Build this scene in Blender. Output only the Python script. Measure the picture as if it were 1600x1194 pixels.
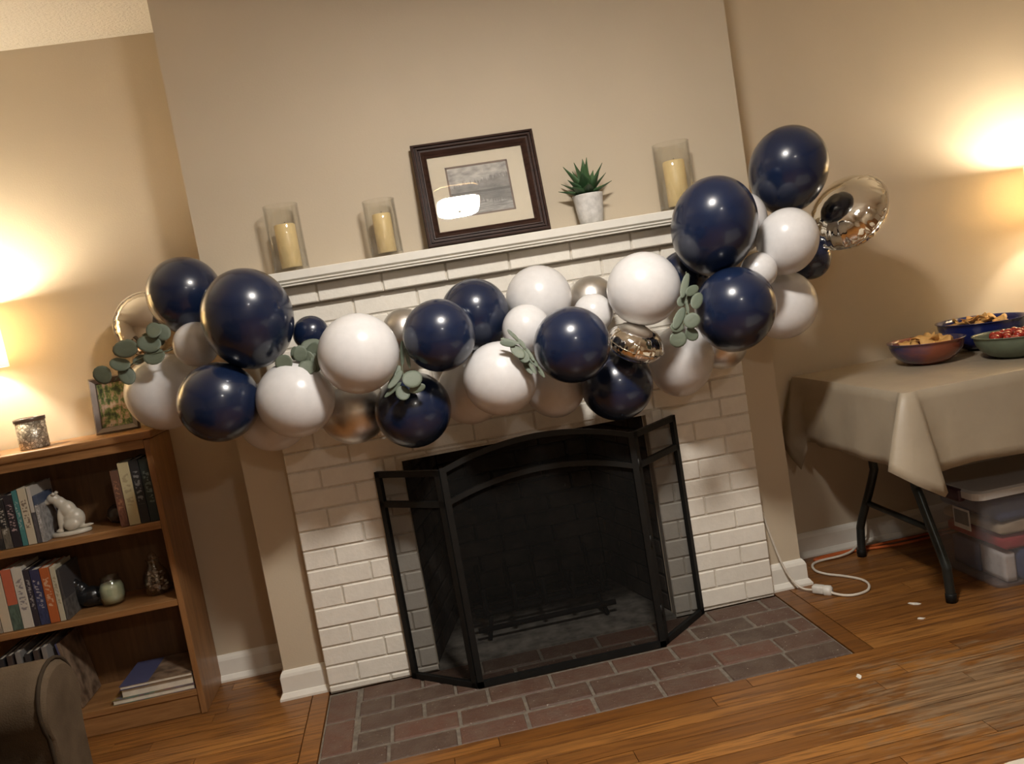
import bpy, bmesh, math, random
from mathutils import Vector, Matrix, Quaternion

for o in list(bpy.data.objects): bpy.data.objects.remove(o)
scene = bpy.context.scene
COL = scene.collection
PI = math.pi
RND = random.Random(7)

# ------------------------------------------------------------------ camera
CAM = Vector((0.4523, -2.8068, 1.2227)); YAW, PITCH, ROLL, FPX = 0.1218, -0.0987, 0.1678, 1300.6
cF = Vector((math.sin(YAW)*math.cos(PITCH), math.cos(YAW)*math.cos(PITCH), math.sin(PITCH)))
_R = Vector((math.cos(YAW), -math.sin(YAW), 0)); _U = _R.cross(cF)
cR = _R*math.cos(ROLL) - _U*math.sin(ROLL); cU = _R*math.sin(ROLL) + _U*math.cos(ROLL)
cd = bpy.data.cameras.new('camera'); cam = bpy.data.objects.new('camera', cd); COL.objects.link(cam)
cd.sensor_fit = 'HORIZONTAL'; cd.sensor_width = 36; cd.lens = FPX/1600*36; cd.clip_start = .02
m = Matrix((cR, cU, -cF)).transposed().to_4x4(); m.translation = CAM; cam.matrix_world = m
scene.camera = cam
def at(px, py, y):
    """world point seen at a pixel of the 1600x1194 photograph, at depth plane y"""
    d = cF + cR*((px-800)/FPX) - cU*((py-597)/FPX)
    return CAM + d*((y-CAM.y)/d.y)
def mpp(P): return (P-CAM).dot(cF)/FPX          # metres per pixel at a point

# ------------------------------------------------------------------ world, exposure, light levels
w = bpy.data.worlds.new('world'); scene.world = w; w.use_nodes = True
w.node_tree.nodes['Background'].inputs[0].default_value = (.010, .011, .014, 1)
w.node_tree.nodes['Background'].inputs[1].default_value = 1
scene.view_settings.view_transform = 'Standard'; scene.view_settings.look = 'None'
scene.view_settings.gamma = 1; scene.view_settings.exposure = 0.0
CEIL_EMIT = 350.0; CEIL_COL = (1, .945, .87)
LAMP_W = 30.0;  LAMP_COL = (1, .88, .68)
RLAMP_W = 22.0; REAR_FILL_EMIT = 110.0

# ------------------------------------------------------------------ materials
MATS = {}
def srgb(r, g, b):
    f = lambda c: (c/255)/12.92 if c/255 <= .04045 else ((c/255+.055)/1.055)**2.4
    return (f(r), f(g), f(b))
class NT:
    def __init__(s, name):
        s.m = bpy.data.materials.new(name); s.m.use_nodes = True; s.t = s.m.node_tree
        s.p = s.t.nodes['Principled BSDF']; s.out = s.t.nodes['Material Output']; MATS[name] = s.m
    def n(s, typ, **kw):
        nd = s.t.nodes.new(typ)
        for k, v in kw.items(): setattr(nd, k, v)
        return nd
    def l(s, a, b): s.t.links.new(a, b)
    def coord(s, kind='pos', scale=(1, 1, 1), rot=(0, 0, 0)):
        if kind == 'pos': src = s.n('ShaderNodeNewGeometry').outputs['Position']
        elif kind == 'obj': src = s.n('ShaderNodeTexCoord').outputs['Object']
        else: src = s.n('ShaderNodeTexCoord').outputs['Generated']
        mp = s.n('ShaderNodeMapping'); mp.inputs['Scale'].default_value = scale; mp.inputs['Rotation'].default_value = rot
        s.l(src, mp.inputs['Vector']); return mp.outputs[0]
    def noise(s, vec, scale, detail=3, rough=.55, dist=0):
        nd = s.n('ShaderNodeTexNoise'); nd.inputs['Scale'].default_value = scale; nd.inputs['Detail'].default_value = detail
        nd.inputs['Roughness'].default_value = rough; nd.inputs['Distortion'].default_value = dist
        s.l(vec, nd.inputs['Vector']); return nd.outputs['Fac']
    def ramp(s, fac, stops):
        r = s.n('ShaderNodeValToRGB'); e = r.color_ramp.elements
        e[0].position, e[0].color = stops[0][0], (*stops[0][1], 1); e[1].position, e[1].color = stops[-1][0], (*stops[-1][1], 1)
        for p, c in stops[1:-1]: x = e.new(p); x.color = (*c, 1)
        s.l(fac, r.inputs[0]); return r.outputs[0]
    def mix(s, fac, a, b, blend='MIX'):
        nd = s.n('ShaderNodeMix', data_type='RGBA', blend_type=blend)
        for inp, v in ((nd.inputs[0], fac), (nd.inputs[6], a), (nd.inputs[7], b)):
            if isinstance(v, (int, float)): inp.default_value = v
            elif isinstance(v, tuple): inp.default_value = (*v, 1)
            else: s.l(v, inp)
        return nd.outputs[2]
    def math(s, op, a, b=0.0, c=None):
        nd = s.n('ShaderNodeMath', operation=op)
        for i, v in enumerate((a, b) if c is None else (a, b, c)):
            if isinstance(v, (int, float)): nd.inputs[i].default_value = v
            else: s.l(v, nd.inputs[i])
        return nd.outputs[0]
    def bump(s, h, strength, dist=.002):
        b = s.n('ShaderNodeBump'); b.inputs['Strength'].default_value = strength; b.inputs['Distance'].default_value = dist
        s.l(h, b.inputs['Height']); s.l(b.outputs[0], s.p.inputs['Normal'])
    def set(s, **kw):
        for k, v in kw.items():
            i = s.p.inputs[k]
            if isinstance(v, tuple): i.default_value = (*v, 1) if len(v) == 3 else v
            elif isinstance(v, (int, float)): i.default_value = v
            else: s.l(v, i)
        return s

def plain(name, col, rough=.5, metal=0, var=.12, vscale=30, bump=0, bscale=120, coat=0, spec=.5, kind='obj'):
    t = NT(name); v = t.coord(kind); f = t.noise(v, vscale)
    a = tuple(c*(1-var) for c in col); b = tuple(min(1, c*(1+var)) for c in col)
    t.set(**{'Base Color': t.ramp(f, [(.3, a), (.7, b)]), 'Roughness': rough, 'Metallic': metal, 'Coat Weight': coat, 'Specular IOR Level': spec})
    if bump: t.bump(t.noise(v, bscale, 4), bump)
    return t

# walls: beige paint with a faint orange-peel texture
t = NT('wall_paint'); v = t.coord('pos')
t.set(**{'Base Color': t.ramp(t.noise(v, 3, 3), [(.3, (.515, .432, .318)), (.7, (.545, .457, .338))]), 'Roughness': .62})
t.bump(t.noise(v, 190, 3), .16, .002)
t = NT('ceiling_paint'); v = t.coord('pos')
t.set(**{'Base Color': (.78, .72, .62), 'Roughness': .9}); t.bump(t.noise(v, 85, 5, .7), .9, .01)
t = NT('trim_paint'); v = t.coord('pos')
t.set(**{'Base Color': t.ramp(t.noise(v, 12), [(.3, (.70, .67, .60)), (.7, (.76, .73, .66))]), 'Roughness': .38}); t.bump(t.noise(v, 60), .12)
t = NT('brick_paint'); v = t.coord('pos')
oi = t.n('ShaderNodeObjectInfo').outputs['Random']
c = t.ramp(t.noise(v, 22, 4), [(.3, (.735, .69, .61)), (.7, (.81, .765, .68))])
c = t.mix(t.math('MULTIPLY', oi, .12), c, (.52, .47, .38))
speck = t.ramp(t.noise(v, 210, 2), [(.26, (1, 1, 1)), (.30, (0, 0, 0))])
c = t.mix(t.math('MULTIPLY', speck, .28), c, (.25, .19, .14))
t.set(**{'Base Color': c, 'Roughness': .5}); t.bump(t.noise(v, 70, 5), .3, .004)
t = NT('mortar_paint'); v = t.coord('pos')
t.set(**{'Base Color': t.ramp(t.noise(v, 60), [(.3, (.56, .51, .43)), (.7, (.68, .63, .55))]), 'Roughness': .7}); t.bump(t.noise(v, 130, 5), .7, .004)
t = NT('hearth_brick'); v = t.coord('pos'); oi = t.n('ShaderNodeObjectInfo').outputs['Random']
c = t.ramp(oi, [(0, (.070, .034, .022)), (.35, (.098, .050, .033)), (.6, (.072, .045, .032)), (1, (.125, .056, .036))])
c = t.mix(t.ramp(t.noise(v, 16, 4), [(.4, (0, 0, 0)), (.75, (.55, .55, .55))]), c, (.135, .10, .072))
c = t.mix(t.ramp(t.noise(v, 120, 2), [(.70, (0, 0, 0)), (.74, (.9, .9, .9))]), c, (.45, .40, .34))
t.set(**{'Base Color': c, 'Roughness': .62}); t.bump(t.noise(v, 85, 5), .8, .005)
t = NT('hearth_mortar'); v = t.coord('pos')
t.set(**{'Base Color': t.ramp(t.noise(v, 45, 4), [(.3, (.11, .09, .068)), (.7, (.20, .17, .135))]), 'Roughness': .85}); t.bump(t.noise(v, 150, 4), .6, .003)
t = NT('soot_brick'); v = t.coord('pos'); oi = t.n('ShaderNodeObjectInfo').outputs['Random']
c = t.mix(t.ramp(t.noise(v, 7, 4), [(.35, (0, 0, 0)), (.7, (1, 1, 1))]), (.011, .009, .008), (.085, .068, .054))
t.set(**{'Base Color': c, 'Roughness': .9}); t.bump(t.noise(v, 70, 4), .6, .004)
plain('soot', (.014, .012, .011), .95, vscale=12, var=.4, kind='pos')
plain('ash', (.15, .135, .115), .95, vscale=18, var=.5, bump=.6, bscale=60, kind='pos')

def wood_floor(name):
    t = NT(name); v = t.coord('pos'); oi = t.n('ShaderNodeObjectInfo').outputs['Random']
    # per plank shift of the grain
    comb = t.n('ShaderNodeCombineXYZ'); t.l(t.math('MULTIPLY', oi, 37.0), comb.inputs[0]); t.l(t.math('MULTIPLY', oi, 11.0), comb.inputs[2])
    add = t.n('ShaderNodeVectorMath', operation='ADD'); t.l(v, add.inputs[0]); t.l(comb.outputs[0], add.inputs[1])
    mp = t.n('ShaderNodeMapping'); mp.inputs['Scale'].default_value = (2.4, 52, 1); t.l(add.outputs[0], mp.inputs[0])
    g = t.noise(mp.outputs[0], 1.6, 6, .62, .7)
    tone = t.ramp(oi, [(0, (.17, .066, .015)), (.25, (.29, .120, .028)), (.45, (.20, .080, .019)), (.65, (.36, .160, .040)), (.8, (.235, .095, .022)), (1, (.31, .132, .033))])
    c = t.mix(t.ramp(g, [(.36, (.95, .95, .95)), (.55, (0, 0, 0))]), tone, (.10, .038, .011))
    mp2 = t.n('ShaderNodeMapping'); mp2.inputs['Scale'].default_value = (1.2, 5, 1); t.l(v, mp2.inputs[0])
    blotch = t.noise(mp2.outputs[0], 2.1, 5, .65)
    c = t.mix(t.ramp(blotch, [(.50, (0, 0, 0)), (.72, (.55, .55, .55))]), c, (.11, .05, .02))
    # worn patch, finish rubbed off in front of the hearth's right end
    dv = t.n('ShaderNodeVectorMath', operation='SUBTRACT'); t.l(v, dv.inputs[0]); dv.inputs[1].default_value = (1.80, -.86, 0)
    sc = t.n('ShaderNodeVectorMath', operation='MULTIPLY'); t.l(dv.outputs[0], sc.inputs[0]); sc.inputs[1].default_value = (1.0, 1.55, 0)
    ln = t.n('ShaderNodeVectorMath', operation='LENGTH'); t.l(sc.outputs[0], ln.inputs[0])
    mp3 = t.n('ShaderNodeMapping'); mp3.inputs['Scale'].default_value = (5, 17, 1); t.l(add.outputs[0], mp3.inputs[0])
    wn = t.noise(mp3.outputs[0], 2.0, 6, .7)
    mask = t.ramp(t.math('ADD', ln.outputs['Value'], t.math('MULTIPLY', t.math('SUBTRACT', wn, .5), 1.5)), [(.14, (1, 1, 1)), (.40, (0, 0, 0))])
    worn = t.ramp(g, [(.38, (.12, .072, .036)), (.62, (.28, .18, .095))])
    c = t.mix(t.math('MULTIPLY', mask, .85), c, worn)
    t.set(**{'Base Color': c, 'Roughness': t.math('MULTIPLY_ADD', mask, .22, .36), 'Specular IOR Level': .45}); t.bump(g, .12, .002)
wood_floor('floor_wood')

def wood(name, dark, light, rough=.42, scale=(3, 28, 28), kind='obj', rot=(0, 0, 0)):
    t = NT(name); v = t.coord(kind, scale, rot); g = t.noise(v, 1.4, 6, .6, .8)
    t.set(**{'Base Color': t.ramp(g, [(.3, dark), (.68, light)]), 'Roughness': rough}); t.bump(g, .1, .002)
wood('oak_h', (.19, .088, .030), (.33, .165, .062), kind='pos', scale=(3, 26, 40))
wood('oak_v', (.17, .078, .027), (.30, .145, .055), kind='pos', scale=(30, 26, 2.6))
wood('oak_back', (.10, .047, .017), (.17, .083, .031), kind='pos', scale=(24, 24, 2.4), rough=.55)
wood('frame_wood', (.018, .008, .005), (.048, .022, .015), rough=.45, scale=(9, 60, 60))
MATS['frame_wood'].node_tree.nodes['Principled BSDF'].inputs['Specular IOR Level'].default_value = .22
plain('latex_navy', (.0050, .0118, .037), .27, vscale=5, var=.08, coat=.5, spec=.5)
MATS['latex_navy'].node_tree.nodes['Principled BSDF'].inputs['Coat Roughness'].default_value = .10
plain('latex_white', (.62, .605, .60), .24, vscale=5, var=.03, spec=.5)
plain('latex_chrome', (.72, .69, .65), .36, metal=1, vscale=5, var=.05)
t = NT('foil_silver'); v = t.coord('obj'); t.set(**{'Base Color': (.86, .82, .75), 'Metallic': 1, 'Roughness': .055}); t.bump(t.noise(v, 4, 1), .04, .02)
t = NT('leaf_sage'); v = t.coord('obj'); oi = t.n('ShaderNodeObjectInfo').outputs['Random']
c = t.ramp(t.noise(v, 30), [(.3, (.10, .122, .086)), (.7, (.138, .160, .115))]); c = t.mix(t.math('MULTIPLY', oi, .45), c, (.06, .085, .06))
t.set(**{'Base Color': c, 'Roughness': .55}); t.bump(t.noise(v, 160), .2)
plain('stem_green', (.09, .10, .06), .6)
t = NT('leaf_agave'); v = t.coord('obj'); oi = t.n('ShaderNodeObjectInfo').outputs['Random']
c = t.ramp(oi, [(0, (.026, .07, .026)), (1, (.06, .13, .05))]); t.set(**{'Base Color': c, 'Roughness': .5})
plain('pot_ceramic', (.60, .58, .55), .65, vscale=45, var=.16, bump=.4, bscale=150)
plain('soil', (.03, .02, .013), .95, bump=.6)
plain('wax', (.78, .60, .30), .5, var=.05)
plain('wick', (.03, .025, .02), .9)
plain('black_iron', (.006, .006, .0055), .55, spec=.3, var=.2, bump=.25, bscale=200)
plain('grate_iron', (.006, .005, .005), .9, spec=.15, var=.3, bump=.4)
def glassy(name, tint, fac_mul=1.0, base=.04, rough=.03, body=None, bodyfac=0, edge=1.0):
    t = NT(name); t.t.nodes.remove(t.p)
    tr = t.n('ShaderNodeBsdfTransparent'); tr.inputs[0].default_value = (*tint, 1)
    gl = t.n('ShaderNodeBsdfGlossy'); gl.inputs['Roughness'].default_value = rough; gl.inputs[0].default_value = (1, 1, 1, 1)
    lw = t.n('ShaderNodeLayerWeight'); lw.inputs[0].default_value = .5
    f = t.math('MULTIPLY_ADD', t.math('POWER', lw.outputs['Facing'], 4.5), fac_mul, base)
    mx = t.n('ShaderNodeMixShader'); t.l(f, mx.inputs[0])
    t.l(t.mix(t.math('POWER', lw.outputs['Facing'], 3.0), tint, tuple(c*edge for c in tint)), tr.inputs[0])
    if body:
        df = t.n('ShaderNodeBsdfDiffuse'); df.inputs[0].default_value = (*body, 1)
        m2 = t.n('ShaderNodeMixShader'); m2.inputs[0].default_value = bodyfac; t.l(tr.outputs[0], m2.inputs[1]); t.l(df.outputs[0], m2.inputs[2])
        t.l(m2.outputs[0], mx.inputs[1])
    else: t.l(tr.outputs[0], mx.inputs[1])
    t.l(gl.outputs[0], mx.inputs[2]); t.l(mx.outputs[0], t.out.inputs[0])
glassy('clear_glass', (.985, .985, .975), .8, .06, .045, edge=.62)
glassy('picture_glass', (.97, .97, .96), .8, .045, .012)
glassy('bin_plastic', (.82, .82, .84), .7, .04, .25, (.5, .5, .52), .16)
glassy('lid_plastic', (.8, .8, .8), .7, .04, .25, (.62, .60, .58), .75)
# fine wire mesh of the fire screen: far too fine to see single wires, so mostly open with dark wire between
t = NT('wire_mesh'); t.t.nodes.remove(t.p); tr = t.n('ShaderNodeBsdfTransparent'); df = t.n('ShaderNodeBsdfDiffuse'); df.inputs[0].default_value = (.016, .0155, .0145, 1)
mx = t.n('ShaderNodeMixShader'); mx.inputs[0].default_value = .48; t.l(tr.outputs[0], mx.inputs[1]); t.l(df.outputs[0], mx.inputs[2]); t.l(mx.outputs[0], t.out.inputs[0])
# lamp shade: cloth that lets light through
t = NT('shade_cloth'); t.t.nodes.remove(t.p); tl = t.n('ShaderNodeBsdfTranslucent'); tl.inputs[0].default_value = (.85, .74, .55, 1); df = t.n('ShaderNodeBsdfDiffuse'); df.inputs[0].default_value = (.85, .78, .65, 1)
mx = t.n('ShaderNodeMixShader'); mx.inputs[0].default_value = .45; t.l(tl.outputs[0], mx.inputs[1]); t.l(df.outputs[0], mx.inputs[2]); t.l(mx.outputs[0], t.out.inputs[0])
t = NT('bulb_glow'); t.set(**{'Base Color': (1, .9, .7), 'Emission Color': (*LAMP_COL, 1), 'Emission Strength': 40.0})
t = NT('fixture_glow'); t.set(**{'Base Color': (.9, .88, .82), 'Emission Color': (*CEIL_COL, 1), 'Emission Strength': CEIL_EMIT})
t = NT('fill_glow_rear'); t.set(**{'Base Color': (.9, .88, .82), 'Emission Color': (*CEIL_COL, 1), 'Emission Strength': REAR_FILL_EMIT})  # glow of the added fill fixture behind the camera
plain('brass', (.45, .33, .17), .35, metal=1)
t = NT('cloth_tan'); v = t.coord('pos')
t.set(**{'Base Color': t.ramp(t.noise(v, 8), [(.3, (.31, .255, .185)), (.7, (.345, .285, .205))]), 'Roughness': .5}); t.bump(t.noise(v, 9, 4), .35, .012)
plain('table_plastic', (.50, .48, .44), .6); plain('table_leg', (.035, .04, .038), .35, metal=.6)
plain('bowl_blue', (.012, .02, .11), .15, coat=.5); plain('bowl_green', (.115, .14, .095), .4); plain('bowl_white', (.7, .66, .58), .3)
t = NT('bowl_copper'); v = t.coord('gen'); f = t.noise(v, 2.4, 3)
sep = t.n('ShaderNodeSeparateXYZ'); t.l(v, sep.inputs[0])
t.set(**{'Base Color': t.ramp(t.math('ADD', t.math('ABSOLUTE', t.math('SUBTRACT', sep.outputs[0], .45)), t.math('MULTIPLY', t.math('SUBTRACT', f, .5), .5)), [(.12, (.22, .06, .03)), (.42, (.03, .03, .09))]), 'Roughness': .22, 'Coat Weight': .4})
t = NT('chip_gold'); v = t.coord('obj'); t.set(**{'Base Color': t.ramp(t.noise(v, 35, 4), [(.3, (.50, .24, .06)), (.7, (.78, .50, .18))]), 'Roughness': .6}); t.bump(t.noise(v, 80), .4)
plain('snack_red', (.30, .022, .013), .2, var=.5, vscale=40, coat=.3)
plain('sticker', (.45, .43, .40), .6); plain('sticker_ink', (.13, .125, .12), .6)
plain('latch_maroon', (.035, .010, .018), .4)
plain('cloth_blue', (.05, .075, .16), .9, bump=.4); plain('cloth_beige', (.42, .33, .22), .9, bump=.4); plain('cloth_red', (.36, .035, .04), .9, bump=.4); plain('cloth_white', (.65, .6, .55), .9, bump=.4)
t = NT('upholstery'); v = t.coord('pos')
t.set(**{'Base Color': t.ramp(t.noise(v, 14, 5), [(.3, (.055, .037, .021)), (.7, (.085, .059, .036))]), 'Roughness': .92, 'Specular IOR Level': .15}); t.bump(t.noise(v, 330, 3), .5, .002)
plain('piping_dark', (.03, .021, .013), .9, spec=.1); plain('dark_wood', (.035, .018, .01), .4)
plain('cord_white', (.62, .56, .47), .45); plain('cord_orange', (.50, .11, .025), .45); plain('plug_white', (.66, .63, .57), .4)
plain('rug_cream', (.62, .56, .46), .95, bump=.7, bscale=200)
plain('flake', (.7, .66, .58), .8)
plain('paper', (.62, .57, .47), .8); plain('ceramic_white', (.50, .46, .38), .35, var=.06); plain('ceramic_black', (.012, .012, .013), .25)
plain('wax_mint', (.40, .44, .30), .45); plain('glass_dark', (.05, .035, .03), .15)
plain('frame_pewter', (.15, .115, .095), .32, metal=.35); plain('lavender', (.28, .24, .36), .5)
t = NT('mosaic'); v = t.coord('obj'); vo = t.n('ShaderNodeTexVoronoi', feature='DISTANCE_TO_EDGE'); vo.inputs['Scale'].default_value = 85; t.l(v, vo.inputs[0])
vc = t.n('ShaderNodeTexVoronoi'); vc.inputs['Scale'].default_value = 85; t.l(v, vc.inputs[0])
bw = t.n('ShaderNodeRGBToBW'); t.l(vc.outputs['Color'], bw.inputs[0])
c = t.mix(t.ramp(vo.outputs['Distance'], [(.04, (.8, .8, .8)), (.10, (0, 0, 0))]), t.ramp(bw.outputs[0], [(.2, (.30, .26, .2)), (.8, (.8, .72, .58))]), (.14, .10, .065))
t.set(**{'Base Color': c, 'Metallic': .3, 'Roughness': .3}); t.bump(vo.outputs['Distance'], .5, .003)
t = NT('shells'); v = t.coord('obj'); t.set(**{'Base Color': t.ramp(t.n('ShaderNodeObjectInfo').outputs['Random'], [(0, (.4, .3, .2)), (1, (.3, .15, .09))]), 'Roughness': .6})
vo = t.n('ShaderNodeTexVoronoi'); vo.inputs['Scale'].default_value = 75; t.l(v, vo.inputs[0]); bw = t.n('ShaderNodeRGBToBW'); t.l(vo.outputs['Color'], bw.inputs[0]); t.l(t.ramp(bw.outputs[0], [(.25, (.08, .04, .025)), (.5, (.26, .15, .09)), (.75, (.55, .46, .36))]), t.p.inputs['Base Color'])
# the landscape print (flat print): clouded sky, a band of bare trees, its reflection in water
t = NT('landscape_print'); v = t.coord('gen'); sep = t.n('ShaderNodeSeparateXYZ'); t.l(v, sep.inputs[0])
X, Zc = sep.outputs[0], sep.outputs[2]
cloud = t.noise(t.coord('gen', (2.2, 1, 4)), 2.2, 5)
sky = t.ramp(cloud, [(.3, (.20, .19, .19)), (.65, (.56, .53, .50))])
tr = t.noise(t.coord('gen', (34, 1, 2.5)), 1, 5, .75)
hh = t.math('SUBTRACT', .42, t.math('ABSOLUTE', t.math('SUBTRACT', Zc, .47)))
tree = t.math('GREATER_THAN', t.math('ADD', hh, t.math('MULTIPLY_ADD', X, .16, t.math('MULTIPLY', t.math('SUBTRACT', tr, .5), .45))), .30)
below = t.math('LESS_THAN', Zc, .44)
water = t.ramp(t.noise(t.coord('gen', (3, 1, 22)), 1.5, 4), [(.35, (.17, .165, .165)), (.65, (.38, .365, .35))])
c = t.mix(below, sky, water); c = t.mix(t.math('MULTIPLY', tree, .62), c, (.10, .095, .095))
bank = t.math('LESS_THAN', t.math('ABSOLUTE', t.math('SUBTRACT', Zc, .455)), .022); c = t.mix(t.math('MULTIPLY', bank, .75), c, (.06, .055, .055))
t.set(**{'Base Color': c, 'Roughness': .5})
plain('mat_board', (.68, .61, .50), .75, var=.02); plain('mat_bevel', (.22, .17, .15), .7)
t = NT('snapshot_print'); v = t.coord('gen'); f = t.noise(v, 5.5, 4, .6)
t.set(**{'Base Color': t.ramp(f, [(.30, (.03, .03, .03)), (.42, (.07, .11, .04)), (.50, (.22, .28, .10)), (.56, (.50, .33, .24)), (.64, (.62, .52, .42)), (.75, (.10, .09, .08))]), 'Roughness': .4})
t = NT('cover_photo'); v = t.coord('gen'); f = t.noise(v, 4, 5); sep = t.n('ShaderNodeSeparateXYZ'); t.l(v, sep.inputs[0])
c = t.mix(t.math('GREATER_THAN', sep.outputs[0], .40), (.07, .075, .15), t.ramp(f, [(.35, (.07, .045, .03)), (.6, (.26, .18, .12))])); t.set(**{'Base Color': c, 'Roughness': .35})
t = NT('cover_collage'); v = t.coord('gen', (5, 2, 2)); f = t.n('ShaderNodeTexVoronoi'); f.inputs['Scale'].default_value = 2; t.l(v, f.inputs[0])
t.set(**{'Base Color': t.mix(.75, (.32, .24, .2), f.outputs['Color'], 'MULTIPLY'), 'Roughness': .4})
_bk = {}
def book_mat(col, ink=None, col2=None, split=.45):
    """spine cloth, with illegible print as small marks, and sometimes a second colour band low down"""
    key = (col, ink, col2, split)
    if key in _bk: return _bk[key]
    nm = 'book_cover_%02d' % len(_bk); t = NT(nm); v = t.coord('gen'); sep = t.n('ShaderNodeSeparateXYZ'); t.l(v, sep.inputs[0])
    c = t.mix(.12, col, t.ramp(t.noise(v, 9), [(.3, tuple(x*.6 for x in col)), (.7, col)]))
    if col2: c = t.mix(t.math('LESS_THAN', sep.outputs[2], split), c, t.ramp(t.noise(v, 8), [(.35, tuple(x*.45 for x in col2)), (.6, col2)]))
    if ink:
        sh_ = t.n('ShaderNodeVectorMath', operation='ADD'); t.l(t.coord('gen', (2.2, .01, 24)), sh_.inputs[0]); sh_.inputs[1].default_value = (3.7*len(_bk), 0, 5.3*len(_bk)); m1 = t.noise(sh_.outputs[0], 1.0, 1); inside = t.math('MULTIPLY', t.math('GREATER_THAN', sep.outputs[2], .3), t.math('LESS_THAN', sep.outputs[2], .82))
        mid = t.math('LESS_THAN', t.math('ABSOLUTE', t.math('SUBTRACT', sep.outputs[0], .5)), .3)
        c = t.mix(t.math('MULTIPLY', t.math('MULTIPLY', inside, mid), t.math('MULTIPLY', t.math('GREATER_THAN', m1, .53), .8)), c, ink)
    t.set(**{'Base Color': c, 'Roughness': .45}); _bk[key] = nm; return nm

# ------------------------------------------------------------------ mesh helpers
class MB:
    def __init__(s): s.v, s.f, s.sm = [], [], []
    def add(s, vs, fs, smooth=False):
        k = len(s.v); s.v += [tuple(v) for v in vs]; s.f += [tuple(k+i for i in f) for f in fs]; s.sm += [smooth]*len(fs); return s
    def box(s, x0, x1, y0, y1, z0, z1, M=None):
        vs = [Vector((x, y, z)) for z in (z0, z1) for y in (y0, y1) for x in (x0, x1)]
        if M: vs = [M @ v for v in vs]
        return s.add(vs, [(0, 2, 3, 1), (4, 5, 7, 6), (0, 1, 5, 4), (2, 6, 7, 3), (0, 4, 6, 2), (1, 3, 7, 5)])
    def bbox(s, x0, x1, y0, y1, z0, z1, b=.004, seg=1, M=None):
        bm = bmesh.new(); bmesh.ops.create_cube(bm, size=1)
        for v in bm.verts: v.co = Vector(((x0+x1)/2+v.co.x*(x1-x0), (y0+y1)/2+v.co.y*(y1-y0), (z0+z1)/2+v.co.z*(z1-z0)))
        bmesh.ops.bevel(bm, geom=bm.edges[:], offset=b, segments=seg, profile=.5, affect='EDGES')
        vs = [M @ v.co if M else v.co.copy() for v in bm.verts]; bm.verts.index_update()
        s.add(vs, [tuple(v.index for v in f.verts) for f in bm.faces], seg > 1); bm.free(); return s
    def lathe(s, prof, n=32, M=None, cap0=True, cap1=True, smooth=True):
        vs = []; fs = []
        for r, z in prof:
            for i in range(n):
                a = 2*PI*i/n; vs.append(Vector((r*math.cos(a), r*math.sin(a), z)))
        for j in range(len(prof)-1):
            for i in range(n): fs.append((j*n+i, j*n+(i+1) % n, (j+1)*n+(i+1) % n, (j+1)*n+i))
        if cap0: fs.append(tuple(range(n-1, -1, -1)))
        if cap1: fs.append(tuple(range((len(prof)-1)*n, len(prof)*n)))
        if M: vs = [M @ v for v in vs]
        return s.add(vs, fs, smooth)
    def tube(s, pts, r, n=8, closed=False):
        pts = [Vector(p) for p in pts]; rs = r if isinstance(r, (list, tuple)) else [r]*len(pts)
        up = Vector((0, 0, 1)); vs = []; fs = []; L = len(pts); prev = None
        for i, p in enumerate(pts):
            a = pts[(i-1) % L] if closed else pts[max(i-1, 0)]; b = pts[(i+1) % L] if closed else pts[min(i+1, L-1)]
            d = (b-a).normalized()
            if prev is None:
                u = d.cross(up)
                if u.length < 1e-3: u = d.cross(Vector((1, 0, 0)))
            else: u = prev - d*prev.dot(d)
            u.normalize(); prev = u; w_ = d.cross(u)
            for k in range(n):
                t_ = 2*PI*k/n; vs.append(p + (u*math.cos(t_)+w_*math.sin(t_))*rs[i])
        R = L if closed else L-1
        for i in range(R):
            for k in range(n): fs.append((i*n+k, i*n+(k+1) % n, ((i+1) % L)*n+(k+1) % n, ((i+1) % L)*n+k))
        if not closed: fs.append(tuple(range(n-1, -1, -1))); fs.append(tuple(range((L-1)*n, L*n)))
        return s.add(vs, fs, True)
    def prism(s, poly, axis, a0, a1, smooth=False):
        """extrude a 2D polygon along axis 'x','y' or 'z'"""
        def P(u, v, a): return {'x': (a, u, v), 'y': (u, a, v), 'z': (u, v, a)}[axis]
        n = len(poly); vs = [P(u, v, a0) for u, v in poly]+[P(u, v, a1) for u, v in poly]
        s.add(vs, [(i, (i+1) % n, n+(i+1) % n, n+i) for i in range(n)], smooth)
        k = len(s.v)-2*n; s.f += [tuple(k+i for i in range(n-1, -1, -1)), tuple(k+n+i for i in range(n))]; s.sm += [False, False]; return s
    def mesh(s, name, mat):
        me = bpy.data.meshes.new(name); me.from_pydata(s.v, [], s.f)
        bm = bmesh.new(); bm.from_mesh(me); bmesh.ops.recalc_face_normals(bm, faces=bm.faces[:]); bm.to_mesh(me); bm.free()
        me.polygons.foreach_set('use_smooth', s.sm); me.materials.append(MATS[mat]); me.update(); return me
    def build(s, name, mat, parent=None, loc=(0, 0, 0), rot=None, label=None): return link(name, s.mesh(name, mat), parent, loc, rot, label)
def link(name, me, parent=None, loc=(0, 0, 0), rot=None, label=None):
    o = bpy.data.objects.new(name, me); COL.objects.link(o); o.location = loc
    if rot is not None:
        if isinstance(rot, Quaternion): o.rotation_mode = 'QUATERNION'; o.rotation_quaternion = rot
        else: o.rotation_euler = rot
    if parent: o.parent = parent
    if label: o['label'] = label
    return o
def tag(o, label, cat, group=None, kind=None):
    o['label'] = label; o['category'] = cat
    if group: o['group'] = group
    if kind: o['kind'] = kind
    return o
def thing(name, label, cat, loc=(0, 0, 0), rot=None, group=None): return tag(link(name, None, None, loc, rot), label, cat, group)
def struct(o): o['kind'] = 'structure'; return o
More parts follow.
